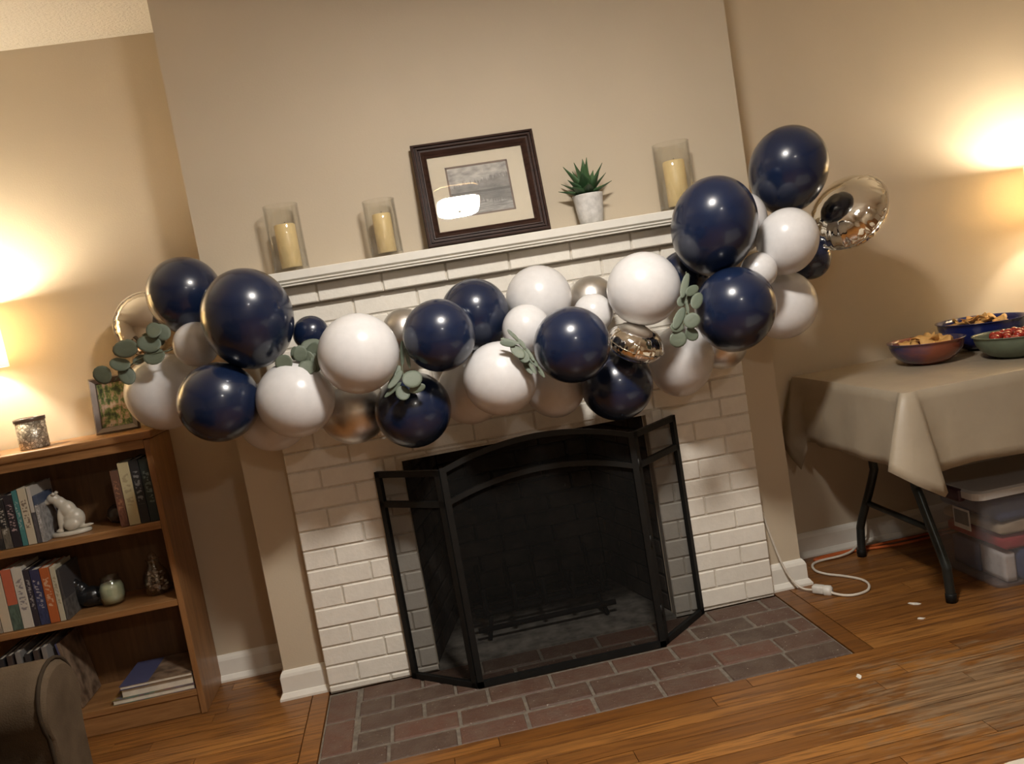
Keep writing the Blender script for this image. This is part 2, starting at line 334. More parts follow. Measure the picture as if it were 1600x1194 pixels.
def smooth_path(pts, k=8):
    P = [Vector(p) for p in pts]; out = []
    for i in range(len(P)-1):
        a, b, c, d = P[max(i-1, 0)], P[i], P[i+1], P[min(i+2, len(P)-1)]
        for j in range(k):
            t_ = j/k; out.append(.5*((2*b)+(c-a)*t_+(2*a-5*b+4*c-d)*t_*t_+(3*b-a-3*c+d)*t_**3))
    return out+[P[-1]]
UNIT = {}
def unit_box(mat):
    if mat not in UNIT: UNIT[mat] = MB().box(-.5, .5, -.5, .5, -.5, .5).mesh('piece', mat)
    return UNIT[mat]
BRK = {}
def brick(parent, mat, cx, cy, cz, sx, sy, sz, rot=None, bev=.004, name='brick'):
    key = (mat, round(sx, 3), round(sy, 3), round(sz, 3), bev)
    if key not in BRK: BRK[key] = MB().bbox(-sx/2, sx/2, -sy/2, sy/2, -sz/2, sz/2, bev).mesh('brick', mat)
    return link(name, BRK[key], parent, (cx, cy, cz), rot)

# ------------------------------------------------------------------ the room
ZC = 2.3436; YL = .3305; YR = .3094; XL, XR, YREAR = -2.3, 4.2, -4.7
BX0, BX1, BY = -.1445, 1.7545, .05                      # chimney breast
HX0, HX1, HY = 0.0, 1.619, -.527                       # hearth
PX0, PX1, PY0 = -1.62, 3.3, -1.80                      # floor area laid plank by plank
OX0, OX1, OZ = .38, 1.24, .75                          # firebox opening

fl = MB(); T = .012
fl.box(XL, XR, YREAR, PY0, -.1, 0); fl.box(XL, PX0, PY0, YL+.1, -.1, 0); fl.box(PX1, XR, PY0, YL+.1, -.1, 0)
fl.box(PX0, PX1, PY0, YL+.1, -.1, -T)
floor = struct(fl.build('floor', 'floor_wood'))
def plank(x0, x1, y0, y1):
    o = link('plank', unit_box('floor_wood'), floor, ((x0+x1)/2, (y0+y1)/2, -T/2+RND.uniform(-.0003, .0003)))
    o.scale = (x1-x0-.0018, y1-y0-.0022, T)
PW = .0575
def run(x0, x1, y0, y1):
    x = x0-RND.uniform(0, .8)
    while x < x1-.01:
        e = x+RND.choice((.55, .75, .95, 1.25))
        if x1-e < .12: e = x1
        if e > x0+.02: plank(max(x, x0), min(e, x1), y0, y1)
        x = e
y = HY
while y > PY0+.01: run(PX0, PX1, max(y-PW, PY0), y); y -= PW
y = HY
while y < YL:
    y1 = min(y+PW, YL); run(PX0, HX0-.062, y, y1); run(HX1+.066, PX1, y, y1); y += PW
plank(HX0-.06, HX0-.003, HY, .03); plank(HX1+.003, HX1+.064, HY, .03)

struct(MB().box(XL, XR, YREAR, YL+.6, ZC, ZC+.1).build('ceiling', 'ceiling_paint'))
struct(MB().box(XL, BX0, YL, YL+.1, 0, ZC).build('wall_back_left', 'wall_paint'))
struct(MB().box(BX1, XR, YR, YR+.12, 0, ZC).build('wall_back_right', 'wall_paint'))
struct(MB().box(XL-.1, XL, YREAR, YL+.1, 0, ZC).build('wall_left', 'wall_paint'))
struct(MB().box(XR, XR+.1, YREAR, YL+.1, 0, ZC).build('wall_right', 'wall_paint'))
struct(MB().box(XL-.1, XR+.1, YREAR-.1, YREAR, 0, ZC).build('wall_rear', 'wall_paint'))
br = MB(); br.box(BX0, OX0, BY, .42, 0, ZC); br.box(OX1, BX1, BY, .42, 0, ZC); br.box(OX0, OX1, BY, .42, OZ, ZC)
struct(br.build('wall_chimney', 'wall_paint'))

def baseprof(t_=.014): return [(0, 0), (-t_-.012, 0), (-t_-.012, .008), (-t_-.003, .022), (-t_, .024), (-t_, .078), (-t_*.75, .088), (-.005, .096), (0, .098)]
def baseboard(name, x0, x1, y): struct(MB().prism([(y+u, v) for u, v in baseprof()], 'x', x0, x1).build(name, 'trim_paint'))
baseboard('baseboard_left', XL, BX0, YL); baseboard('baseboard_right', BX1, XR, YR)
def mitred(name, path, side):
    """sweep the baseboard profile along a floor path with mitred corners; side +1 = left of travel"""
    prof_ = baseprof(); P = [Vector(p) for p in path]; vs = []; fs = []; n = len(prof_)
    for i, p in enumerate(P):
        d0 = (P[i]-P[i-1]).normalized() if i else (P[1]-P[0]).normalized(); d1 = (P[i+1]-P[i]).normalized() if i < len(P)-1 else d0
        n0, n1 = Vector((-d0.y, d0.x))*side, Vector((-d1.y, d1.x))*side; m_ = n0+n1; m_ = m_*(2/m_.length_squared)
        for u, v in prof_: q = p+m_*(-u); vs.append((q.x, q.y, v))
    for i in range(len(P)-1):
        for k in range(n): fs.append((i*n+k, i*n+(k+1) % n, (i+1)*n+(k+1) % n, (i+1)*n+k))
    fs += [tuple(range(n)), tuple(range((len(P)-1)*n, len(P)*n))]
    struct(MB().add(vs, fs).build(name, 'trim_paint'))
mitred('baseboard_chimney_left', [(BX0, YL-.027), (BX0, BY), (-.001, BY)], -1)
mitred('baseboard_chimney_right', [(1.62, BY), (BX1, BY), (BX1, YR-.027)], -1)

# ------------------------------------------------------------------ white painted brick fireplace surround
W = 1.619; C = .0677; BP, BH = .2125, .106; J = .006
sur = thing('fireplace_surround', 'white painted brick fireplace surround below the mantel', 'fireplace', (0, 0, 0))
mo = MB(); mo.box(.003, OX0-.002, .0055, .05, 0, 1.379); mo.box(OX1+.002, W-.003, .0055, .05, 0, 1.379); mo.box(OX0-.002, OX1+.002, .0055, .05, OZ-.006, 1.379)
mo.box(.004, W-.004, -.0225, .006, .0284+19*C+.003, 1.379)
mo.build('mortar', 'mortar_paint', sur)
def zj(k, x):                                            # bed joint height: courses run a touch off level, as the old wall does
    z = .0284+k*C; fade = max(0, min(1, (1.2-z)/.45)); return z-.0226*fade*x/W
def course(k, spans, zmin=0):
    for x0, x1 in spans:
        if x1-x0 < .02: continue
        cx = (x0+x1)/2; z0, z1 = max(zmin, zj(k, cx)), min(1.379, zj(k+1, cx))
        if z1-z0 < .012: continue
        proud = -.030 if k == 19 else RND.uniform(-.0012, .0012); dz = z1-z0-J
        tilt = -.0226*max(0, min(1, (1.2-z0)/.45))/W
        brick(sur, 'brick_paint', cx, .0205+proud, (z0+z1)/2, x1-x0-J*.8, .04, round(dz, 3), (RND.uniform(-.006, .006), -tilt, RND.uniform(-.004, .004)), .0032)
def cuts(a, b, first):
    x = a; out = []; n = first
    while x < b-.001:
        e = x+n
        if b-e < .035: e = b
        out.append((x, min(e, b))); x = e; n = BP
    return out
for k in range(-1, 20):
    first = BH if k % 2 == 0 else BP
    if zj(k+1, .8) <= OZ+.01:
        course(k, cuts(0, OX0, first)); course(k, [(W-b, W-a) for a, b in cuts(0, W-OX1, first)])
    elif zj(k, .8) < OZ:
        course(k, cuts(0, OX0-.02, first)); course(k, [(W-b, W-a) for a, b in cuts(0, W-OX1-.02, first)])
        course(k, cuts(OX0-.02, OX1+.02, BH), OZ)
    else: course(k, cuts(0, W, first))

# firebox: sooty brick, splayed sides
fb = thing('firebox', 'dark sooty brick firebox behind the black fire screen', 'firebox', (0, 0, 0))
FB = .52; sx0, sx1 = .50, 1.12
sh = MB()
sh.box(sx0-.05, sx1+.05, FB+.03, FB+.06, -.02, .9)
for a, b in (((OX0, .052), (sx0, FB+.03)), ((OX1, .052), (sx1, FB+.03))):
    s_ = -1 if a[0] < .8 else 1
    sh.prism([a, b, (b[0]+s_*.04, b[1]), (a[0]+s_*.001, a[1]+.04)], 'z', -.02, .9)
sh.box(OX0-.02, OX1+.02, .05, FB+.06, .9, .93)
sh.build('shell', 'soot', fb)
MB().box(OX0, OX1, 0.0, FB+.04, -.02, .004).build('firebox_floor', 'ash', fb)
for k in range(12):
    z = .004+k*.0677+.034; off = 0 if k % 2 else .105
    x = sx0-off
    while x < sx1:
        a, b = max(x, sx0), min(x+.21, sx1)
        if b-a > .03: brick(fb, 'soot_brick', (a+b)/2, FB+.02, z, b-a-.008, .05, .06)
        x += .213
    for s_, xa, xb in ((0, OX0, sx0), (1, OX1, sx1)):
        d = Vector((xb-xa, FB-.055, 0)); L = d.length; ang = math.atan2(d.y, d.x); u = -off
        while u < L:
            a, b = max(u, 0.0), min(u+.21, L)
            if b-a > .03:
                c_ = Vector((xa, .055, z))+d*((a+b)/2/L)
                n_ = Vector((-d.y, d.x, 0)).normalized()*(.012 if s_ == 0 else -.012)
                brick(fb, 'soot_brick', c_.x+n_.x, c_.y+n_.y, z, b-a-.008, .03, .06, (0, 0, ang))
            u += .213
# iron grate
gr = thing('fireplace_grate', 'black iron log grate inside the firebox', 'grate', (.8, .26, .004))
for i in range(5):
    x = -.22+i*.11
    MB().tube(smooth_path([(x, -.13, .20), (x, -.125, .12), (x, -.10, .095), (x, .08, .09), (x, .12, .12), (x, .13, .21)], 4), .009, 6).build('bar', 'grate_iron', gr)
for y_, zz_ in ((-.085, .092), (-.02, .085), (.075, .085), (-.115, .045)): MB().tube([(-.26, y_, zz_), (.26, y_, zz_)], .010, 6).build('cross_bar', 'grate_iron', gr)
for x in (-.2, .2):
    for y_ in (-.09, .09): MB().tube([(x, y_*.8, .09), (x*1.12, y_*1.3, .006)], .009, 6).build('leg', 'grate_iron', gr)

# hearth of red brick set flush in the floor
he = thing('brick_hearth', 'worn red brick hearth set flush into the wooden floor', 'hearth', (0, 0, 0))
MB().box(HX0, HX1, HY, 0, -.04, -.003).build('mortar', 'hearth_mortar', he)
rows = 5; rw = -HY/rows
edge = .105
for r in range(rows):
    y0 = HY+r*rw; x = HX0+.006+(edge if r > 0 else 0); first = True; n = 0
    if r == 0: x = HX0
    x -= (0 if r % 2 == 0 else .10)
    while x < HX1-.02:
        e = x+.2055; a = max(x, HX0+(edge if r else 0.0)); b = min(e, HX1)
        if HX1-b < .03: b = HX1
        if b-a > .03:
            brick(he, 'hearth_brick', (a+b)/2, y0+rw/2, -.018+RND.uniform(-.0015, .0015), b-a-.008, rw-.009, .036, (RND.uniform(-.008, .008), RND.uniform(-.006, .006), RND.uniform(-.008, .008)), .004)
        x = e
yy = HY+rw
while yy < -.03:
    e = min(yy+.2055, 0); brick(he, 'hearth_brick', HX0+edge/2-.002, (yy+e)/2, -.018, edge-.012, e-yy-.009, .036, None, .004); yy = e

# mantel shelf
mt = thing('mantel_shelf', 'long white painted wooden mantel shelf above the balloons', 'mantel', (.81, -.018, 1.379))
MB().bbox(-.885, .885, -.067, .067, .0175, .0455, .0025).build('shelf_board', 'trim_paint', mt)
MB().prism([(.067, .0174), (-.058, .0174), (-.058, .0135), (-.064, .0125), (-.064, .0085), (-.056, .0075), (-.056, .0045), (-.060, .0035), (-.060, 0), (.067, 0)], 'x', -.882, .882).build('moulding', 'trim_paint', mt)

# ------------------------------------------------------------------ ceiling light (above and in front, out of the frame)
LX, LY = .87, -1.50
def sq(r, a, p=5): c_, s_ = math.cos(a), math.sin(a); k = (abs(c_)**p+abs(s_)**p)**(-1/p); return r*k*c_, r*k*s_
def square_ring(lev, cap, n=24):
    vs = []; fs = []
    for r, z in lev:
        for i in range(n): vs.append((*sq(r, 2*PI*(i+.5)/n), z))
    for j in range(len(lev)-1):
        for i in range(n): fs.append((j*n+i, j*n+(i+1) % n, (j+1)*n+(i+1) % n, (j+1)*n+i))
    if cap: fs.append(tuple(range((len(lev)-1)*n, len(lev)*n)))
    return MB().add(vs, fs, True)
def ceiling_light(label, x, y_, glow):
    cl = thing('ceiling_light', label, 'ceiling light', (x, y_, ZC), None, 'square ceiling lights')
    MB().bbox(-.125, .125, -.125, .125, -.03, -.0005, .006).build('canopy', 'brass', cl)
    square_ring([(.120, -.031), (.124, -.088), (.120, -.092), (.113, -.092), (.113, -.08)], False).build('shade_ring', 'brass', cl)
    square_ring([(.112, -.085), (.110, -.100), (.092, -.113), (.05, -.118)], True).build('glass_shade', glow, cl)
    MB().lathe([(.001, -.131), (.009, -.128), (.010, -.119)], 12).build('finial', 'brass', cl)
ceiling_light('square frosted glass ceiling light nearest the fireplace', LX, LY, 'fixture_glow')
ceiling_light('unseen ceiling light added as fill at the far end of the room', 1.25, -3.75, 'fill_glow_rear')  # unseen fixture, added behind the camera to lift the ambient light

# ------------------------------------------------------------------ balloons
def balloon_mesh(mat):
    prof = [(.001, 1.0)]
    for i in range(1, 25):
        a = PI*i/26; prof.append((math.sin(a)*(1+.045*math.cos(a)), math.cos(a)))
    prof += [(.13, -1.005), (.065, -1.03), (.05, -1.06), (.075, -1.075), (.04, -1.09), (.085, -1.115), (.09, -1.125), (.02, -1.12)]
    return MB().lathe(prof, 40).mesh('balloon', mat)
BM = {k: balloon_mesh(v) for k, v in {'n': 'latex_navy', 'w': 'latex_white', 'c': 'latex_chrome'}.items()}
def foil_meshes():
    rg = random.Random(3); n = 120; K = 14; ph = [rg.uniform(0, 6.3) for _ in range(4)]
    def wr(a): return .55*math.sin(26*a+ph[0])+.3*math.sin(17*a+ph[1])+.35*math.sin(37*a+ph[2])
    vs = []; fs = []
    for side in (1, -1):
        base = len(vs)
        for j in range(K+1):
            q = j/K; rr = math.sin(q*PI/2)
            for i in range(n):
                a = 2*PI*i/n; h = .60*max(0, 1-rr**2.5)**.52; wv = wr(a+.03*side)*max(0, (rr-.58)/.42)**1.4
                r2 = rr*(1-.022*(1+wr(a))*rr**6)
                vs.append((r2*math.cos(a), r2*math.sin(a), side*max(h+wv*.035*(1-rr**9), .004)))
        for j in range(K):
            for i in range(n):
                f = (base+j*n+i, base+j*n+(i+1) % n, base+(j+1)*n+(i+1) % n, base+(j+1)*n+i)
                fs.append(f if side < 0 else f[::-1])
    body = MB().add(vs, fs, True).mesh('foil_balloon', 'foil_silver')
    vs = []; fs = []
    for i in range(n):
        a = 2*PI*i/n; z = .012*wr(a*1.3)
        for r, dz in ((.96, .005), (1.045, .005+z), (1.045, -.001+z), (.96, -.005)): vs.append((r*math.cos(a), r*math.sin(a), dz))
    for i in range(n):
        for k in range(4): fs.append((i*4+k, i*4+(k+1) % 4, ((i+1) % n)*4+(k+1) % 4, ((i+1) % n)*4+k))
    seam = MB().add(vs, fs, True).mesh('crimped_seam', 'foil_silver')
    return body, seam
FOIL, SEAM = foil_meshes()
UPI = cU; 
# px, py, half width, half height (photo pixels), kind, depth y, label
BL = [
 (290,458,57,60,'n',-.067,'navy balloon at the garland\'s top left, beside the silver foil disc'),
 (388,495,70,78,'n',-.283,'largest navy balloon at left, covering the mantel\'s left end'),
 (307,538,36,34,'w',-.140,'small white balloon between the two upper left navy balloons'),
 (259,611,60,60,'w',.020,'white balloon in front of the bookcase corner and photo frame'),
 (343,628,62,63,'n',-.273,'navy balloon hanging lowest at left, between two white balloons'),
 (428,650,55,56,'w',-.112,'shaded white balloon half hidden behind, lowest at the garland\'s left'),
 (463,623,61,60,'w',-.293,'white balloon under the left-hand green leaves and small navy balloon'),
 (486,521,28,28,'n',-.200,'small navy balloon just below the mantel\'s left end'),
 (560,552,63,63,'w',-.380,'large white balloon in front, below the left pair of candles'),
 (632,517,35,35,'c',-.120,'small satin silver balloon peeking out behind large white balloon'),
 (553,640,54,54,'c',-.135,'silver chrome balloon hanging beneath the large white balloon'),
 (686,524,56,58,'n',-.361,'navy balloon in front of another navy one, under the picture'),
 (742,490,54,58,'n',-.199,'navy balloon against the bricks under the framed picture'),
 (645,640,59,60,'n',-.255,'navy balloon with green leaves on top, above screen\'s left panel'),
 (735,610,52,53,'w',-.130,'shaded white balloon at the back between navy and front white balloon'),
 (782,591,57,59,'w',-.349,'white balloon at mid garland beside narrow grey-green leaves'),
 (842,467,51,52,'w',-.170,'white balloon right below the mantel, left of the potted plant'),
 (822,514,38,38,'w',-.300,'small white balloon overlapping a larger white one at mid garland'),
 (866,605,47,48,'w',-.130,'shaded white balloon just above the middle of the fire screen'),
 (924,468,37,37,'c',-.110,'satin silver balloon below the potted plant, behind a small white one'),
 (927,490,31,31,'w',-.250,'small white balloon directly in front of the satin silver balloon'),
 (893,539,60,60,'n',-.432,'navy balloon standing out foremost at mid garland, left of gold foil'),
 (963,602,56,56,'n',-.250,'navy balloon hanging over the fire screen\'s top right corner'),
 (1005,452,57,58,'w',-.352,'large white balloon above the tilted gold-tinted foil disc'),
 (1064,560,50,56,'w',-.162,'white balloon with leaf shadows, right of the fire screen\'s top'),
 (1068,430,38,38,'n',-.200,'partly hidden navy balloon between white balloon and big navy balloon'),
 (1115,350,66,75,'n',-.382,'largest navy balloon at right, in front of the right candle'),
 (1158,345,39,46,'w',-.232,'mostly hidden white balloon between the two upper right navy balloons'),
 (1231,262,60,66,'n',-.242,'navy balloon at the very top of the garland\'s right end'),
 (1230,373,47,51,'w',-.351,'white balloon left of the big silver foil balloon'),
 (1264,404,33,33,'n',-.120,'dark navy balloon tucked behind, under the big silver foil'),
 (1185,423,28,29,'w',-.371,'smallest white balloon among the right-hand cluster'),
 (1148,480,62,66,'n',-.439,'navy balloon at lower right, beside the hanging sage leaves'),
 (1221,477,53,54,'w',-.200,'white balloon lowest at the garland\'s right end, by the beige wall'),
 (1128,538,40,39,'c',-.086,'brownish chrome balloon peeking out under right-hand navy balloon'),
]
NM = {'n': 'navy_balloon', 'w': 'white_balloon', 'c': 'chrome_balloon'}
for px, py, rx, ry, k, y_, lab in BL:
    P = at(px, py+(5 if ry > rx*1.05 else 0), y_); s_ = mpp(P)
    if ry > rx*1.05:
        al = math.radians(42); crown = (cU*math.cos(al)-cF*math.sin(al)).normalized(); r = rx*s_; rz = math.sqrt(ry*ry-(rx*math.sin(al))**2)/math.cos(al)*s_
    else:
        core = Vector((P.x+RND.uniform(-.06, .06), -.05 if P.x > -.1 else .15, P.z+RND.uniform(-.06, .06)))
        crown = (P-core).normalized(); r = rz = (rx+ry)/2*s_
    o = link(NM[k], BM[k], None, P, Vector((0, 0, 1)).rotation_difference(crown)); o.scale = (r, r, rz)
    tag(o, lab, 'balloon', 'balloon garland along the mantel')
for px, py, R_, y_, nrm, lab in [
    (233,506,50,.16,(.30,.12,.95),'round silver foil balloon at the far left, behind navy balloon'),
    (993,536,45,-.368,(.27,.86,.42),'gold-tinted silver foil balloon tilted flat, mid garland'),
    (1326,332,62,-.21,(-.74,.34,.58),'large silver foil balloon sticking out at the far right')]:
    P = at(px, py, y_); s_ = mpp(P)*R_
    nw = (cR*nrm[0]+cU*nrm[1]-cF*nrm[2]).normalized()
    o = link('foil_balloon', FOIL, None, P, Vector((0, 0, 1)).rotation_difference(nw)); o.scale = (s_,)*3
    tag(o, lab, 'balloon', 'silver foil balloons in the garland'); link('crimped_seam', SEAM, o)

# ------------------------------------------------------------------ eucalyptus sprigs
def leaf_mesh(round_=True):
    n = 14; vs = []; K = 4
    for side in (1, -1):
        for j in range(K+1):
            q = j/K
            for i in range(n):
                a = 2*PI*i/n; x = math.cos(a)*q; y_ = math.sin(a)*q*(1 if round_ else 1-.25*math.cos(a)**2)
                vs.append((x, y_, .16*(x*x*.6-y_*y_*.9)+side*.022*(1-q*.75)-.05*(1-abs(y_))*(1 if abs(y_) < .12 else .6)))
    fs = []
    for s_ in (0, 1):
        b = s_*(K+1)*n
        for j in range(K):
            for i in range(n):
                f = (b+j*n+i, b+j*n+(i+1) % n, b+(j+1)*n+(i+1) % n, b+(j+1)*n+i); fs.append(f)
    b = (K+1)*n
    for i in range(n): fs.append((K*n+i, K*n+(i+1) % n, b+K*n+(i+1) % n, b+K*n+i))
    return MB().add(vs, fs, True).mesh('leaf', 'leaf_sage')
LEAF = leaf_mesh()
def sprig(label, stem, leaves):
    P0 = at(*stem[0]); root = thing('eucalyptus_sprig', label, 'leaves', P0, None, 'eucalyptus sprigs tucked in the garland')
    pts = [at(*q)-P0 for q in stem]; s_ = mpp(P0)
    MB().tube(smooth_path(pts, 5), 1.1*s_, 6).build('stem', 'stem_green', root)
    for px, py, a_, b_, ang, y_ in leaves:
        P = at(px, py, y_); k = mpp(P); th = math.radians(ang)
        ax = cR*math.cos(th)-cU*math.sin(th); nz = (-cF+cR*RND.uniform(-.35, .35)+cU*RND.uniform(-.1, .5)).normalized()
        ax = (ax-nz*ax.dot(nz)).normalized(); ay = nz.cross(ax)
        q = Matrix((ax, ay, nz)).transposed().to_quaternion()
        o = link('leaf', LEAF, root, P-P0, q); o.scale = (a_*k*1.12, b_*k*1.12, min(a_, b_)*k)
sprig('sage green round leaved sprig sticking out at the far left', [(283, 543, -.13), (262, 548, -.16), (230, 556, -.15), (205, 570, -.12), (178, 596, -.10)],
 [(160,586,16,13,12,-.10),(187.5,569,15,10,12,-.12),(198,586,15,11,60,-.115),(196,545,20,13,-10,-.14),(233,537,17,12.5,8,-.155),(241,557,16,12,-5,-.16),(240,516,13,11,60,-.16),(253,519,13,11,40,-.15),(218,562,10,6,-30,-.125),(250,534,7,6,0,-.13)])
sprig('sage leaf sprig below the small navy balloon at left', [(500, 580, -.30), (480, 566, -.335), (465, 563, -.335), (455, 556, -.325)],
 [(443.5,567,13.5,11.5,-8,-.345),(469,553,10,12,0,-.345),(480,574,13,11.5,20,-.355),(489,546,12,9,-35,-.33),(486,538,14,8,-12,-.31),(493,567,15,8,80,-.345),(460,552,6,10,0,-.325),(482,559,10,8,60,-.335)])
sprig('sage leaf sprig lying on the navy balloon over the fire screen', [(627, 545, -.35), (628, 568, -.36), (630, 585, -.385), (634, 598, -.40)],
 [(644,592,14.5,13,-25,-.415),(652,607,12,6.5,-18,-.41),(629.5,614,11,10,65,-.41),(617,593,16,6,-58,-.395),(614,609,16,3.5,-42,-.395),(628.5,552,18,3.5,88,-.36),(637,560,15,3,72,-.37),(621,580,9,5,-70,-.385)])
sprig('narrow sage leaf sprig between mid white and navy balloons', [(795, 520, -.43), (815, 540, -.46), (828, 558, -.47), (848, 586, -.46)],
 [(802,524,12,3,45,-.44),(815,537,9,3.5,50,-.46),(797,533,14,3,18,-.46),(793,537,11,4.5,8,-.465),(809,549,13,8,50,-.47),(818,556,12,8,60,-.475),(820,566,8,3,25,-.475),(828,554,12,3,58,-.465),(830,572,14,3,62,-.475),(825,573,13,5,62,-.47),(844,580,11,3,55,-.465),(832,563,12,4,50,-.47)])
sprig('sage leaf sprig hanging between right white and navy balloons', [(1072, 425, -.44), (1074, 455, -.48), (1073, 485, -.50), (1066, 512, -.50), (1062, 530, -.49)],
 [(1070,446,20,5.5,-72,-.48),(1081.5,454,12,7,-32,-.50),(1089,470,14,8.5,-60,-.51),(1066,470,10,7,-50,-.475),(1061,497,18,7,-62,-.50),(1081,501,12,11,-35,-.515),(1059.5,530,12.5,12,0,-.505),(1081,522,11,9.5,30,-.505),(1074,481,9,2.5,80,-.505),(1058,511,11,8,-10,-.505),(1076,466,10,6,-65,-.485)])

# ------------------------------------------------------------------ things on the mantel
ZM = 1.4253
def candle_vase(x, r, h, cr, ctop, labv, labc):
    y_ = -.02
    v_ = MB().lathe([(r-.004, 0), (r, .002), (r, h), (r-.0015, h+.001), (r-.003, h), (r-.003, .012), (.001, .011)], 48, cap0=True, cap1=False)
    o = v_.build('glass_vase', 'clear_glass', None, (x, y_, ZM)); tag(o, labv, 'vase', 'glass candle vases on the mantel')
    t_ = thing('pillar_candle', labc, 'candle', (x+.002, y_, ZM+.0125), None, 'pillar candles in glass vases')
    hh = ctop-ZM-.0125
    MB().lathe([(cr-.002, 0), (cr, .002), (cr, hh-.003), (cr-.003, hh), (cr*.6, hh-.003), (.002, hh-.005)], 40).build('wax', 'wax', t_)
    MB().tube([(0, 0, hh-.006), (.001, 0, hh+.002), (.003, 0, hh+.008)], .0011, 6).build('wick', 'wick', t_)
candle_vase(.1475, .0557, .214, .0335, 1.578, 'tall clear glass cylinder vase at the mantel\'s left end', 'cream pillar candle inside the leftmost glass vase')
candle_vase(.458, .053, .184, .0305, 1.565, 'shorter clear glass cylinder vase left of the framed picture', 'cream pillar candle in the glass vase beside the picture')
candle_vase(1.4635, .0625, .226, .0365, 1.592, 'clear glass cylinder vase right of the potted plant', 'cream pillar candle in the right vase behind navy balloon')

# framed landscape picture leaning on the wall
LEAN = math.radians(9.2)
pf = thing('framed_picture', 'dark wood framed black and white landscape leaning on the wall', 'picture', (.80, -.022, ZM+.001), (-LEAN, 0, 0))
FW, FH = .414, .348
prof = [(0, 0), (0, -.020), (.003, -.026), (.009, -.027), (.0105, -.019), (.0125, -.019), (.014, -.025), (.019, -.0255), (.021, -.017), (.023, -.017), (.0255, -.0215), (.0285, -.0215), (.041, -.013), (.0425, -.0145), (.047, -.012), (.047, 0)]
def moulding(W_, H_):
    vs = []; fs = []; n = len(prof)
    for i, y_ in prof:
        pass
    cor = [(-1, 0), (1, 0), (1, 1), (-1, 1)]
    for sx, tz in cor:
        for d, yy_ in prof: vs.append((sx*(W_/2-d), yy_, d if tz == 0 else H_-d))
    for c_ in range(4):
        for k in range(n): fs.append((c_*n+k, c_*n+(k+1) % n, ((c_+1) % 4)*n+(k+1) % n, ((c_+1) % 4)*n+k))
    return MB().add(vs, fs)
moulding(FW, FH).build('frame', 'frame_wood', pf)
MB().box(-FW/2+.02, FW/2-.02, -.003, .004, .02, FH-.02).build('backing', 'frame_wood', pf)
ow, z0, z1 = .106, .088, .262
mb = MB(); iw = FW/2-.044
mb.box(-iw, -ow, -.0062, -.004, .044, FH-.044); mb.box(ow, iw, -.0062, -.004, .044, FH-.044); mb.box(-ow, ow, -.0062, -.004, .044, z0); mb.box(-ow, ow, -.0062, -.004, z1, FH-.044)
mb.build('mat_board', 'mat_board', pf)
bv = MB(); bw_ = .006
bv.box(-ow, -ow+bw_, -.0055, -.004, z0, z1); bv.box(ow-bw_, ow, -.0055, -.004, z0, z1); bv.box(-ow, ow, -.0055, -.004, z0, z0+bw_); bv.box(-ow, ow, -.0055, -.004, z1-bw_, z1)
bv.build('mat_bevel', 'mat_bevel', pf)
MB().box(-ow, ow, -.0042, -.0032, z0, z1).build('print', 'landscape_print', pf)
MB().box(-iw, iw, -.0085, -.0072, .044, FH-.044).build('glass', 'picture_glass', pf)

# potted agave
pp = thing('potted_plant', 'green spiky succulent in a small white pot on the mantel', 'plant', (1.152, -.022, ZM))
MB().lathe([(.034, 0), (.039, .003), (.045, .04), (.051, .096), (.0515, .099), (.047, .099), (.044, .08), (.002, .079)], 40).build('pot', 'pot_ceramic', pp)
MB().lathe([(.045, .078), (.045, .086), (.01, .09), (.001, .09)], 24).build('soil', 'soil', pp)
def agave(L, Wd):
    n = 9; vs = []; fs = []
    for i in range(n):
        t_ = i/(n-1); wd = Wd*(math.sin(PI*min(1, t_*.62+.28)))**.9*(1-t_**3.2)+.0006
        z = L*t_; cup = wd*.45
        for u, dy in ((-1, cup*.9), (-.5, cup*.25), (0, 0), (.5, cup*.25), (1, cup*.9)): vs.append((u*wd, dy, z))
        for u, dy in ((1, cup*.9+.0012), (0, .0012+wd*.25), (-1, cup*.9+.0012)): vs.append((u*wd*.98, dy, z))
    for i in range(n-1):
        for k in range(8): fs.append((i*8+k, i*8+(k+1) % 8, (i+1)*8+(k+1) % 8, (i+1)*8+k))
    fs.append(tuple(range(8))); fs.append(tuple(range((n-1)*8, n*8)))
    return MB().add(vs, fs, True).mesh('leaf', 'leaf_agave')
AG = [agave(.104, .023), agave(.118, .022), agave(.092, .021)]
k = 0
for ring, (cnt, tilt, mi, h0) in enumerate(((8, 64, 2, .088), (7, 47, 0, .09), (5, 28, 1, .092), (3, 9, 1, .094))):
    for i in range(cnt):
        az = 2*PI*i/cnt+ring*.6+RND.uniform(-.15, .15); tl = math.radians(tilt+RND.uniform(-6, 6))
        q = Quaternion((0, 0, 1), az) @ Quaternion((1, 0, 0), tl)
        d = Quaternion((0, 0, 1), az) @ Vector((0, -.008, 0))
        o = link('leaf', AG[mi], pp, (d.x, d.y, h0), q); s_ = RND.uniform(.88, 1.06); o.scale = (s_, s_, s_*(1.12 if ring == 3 else 1))

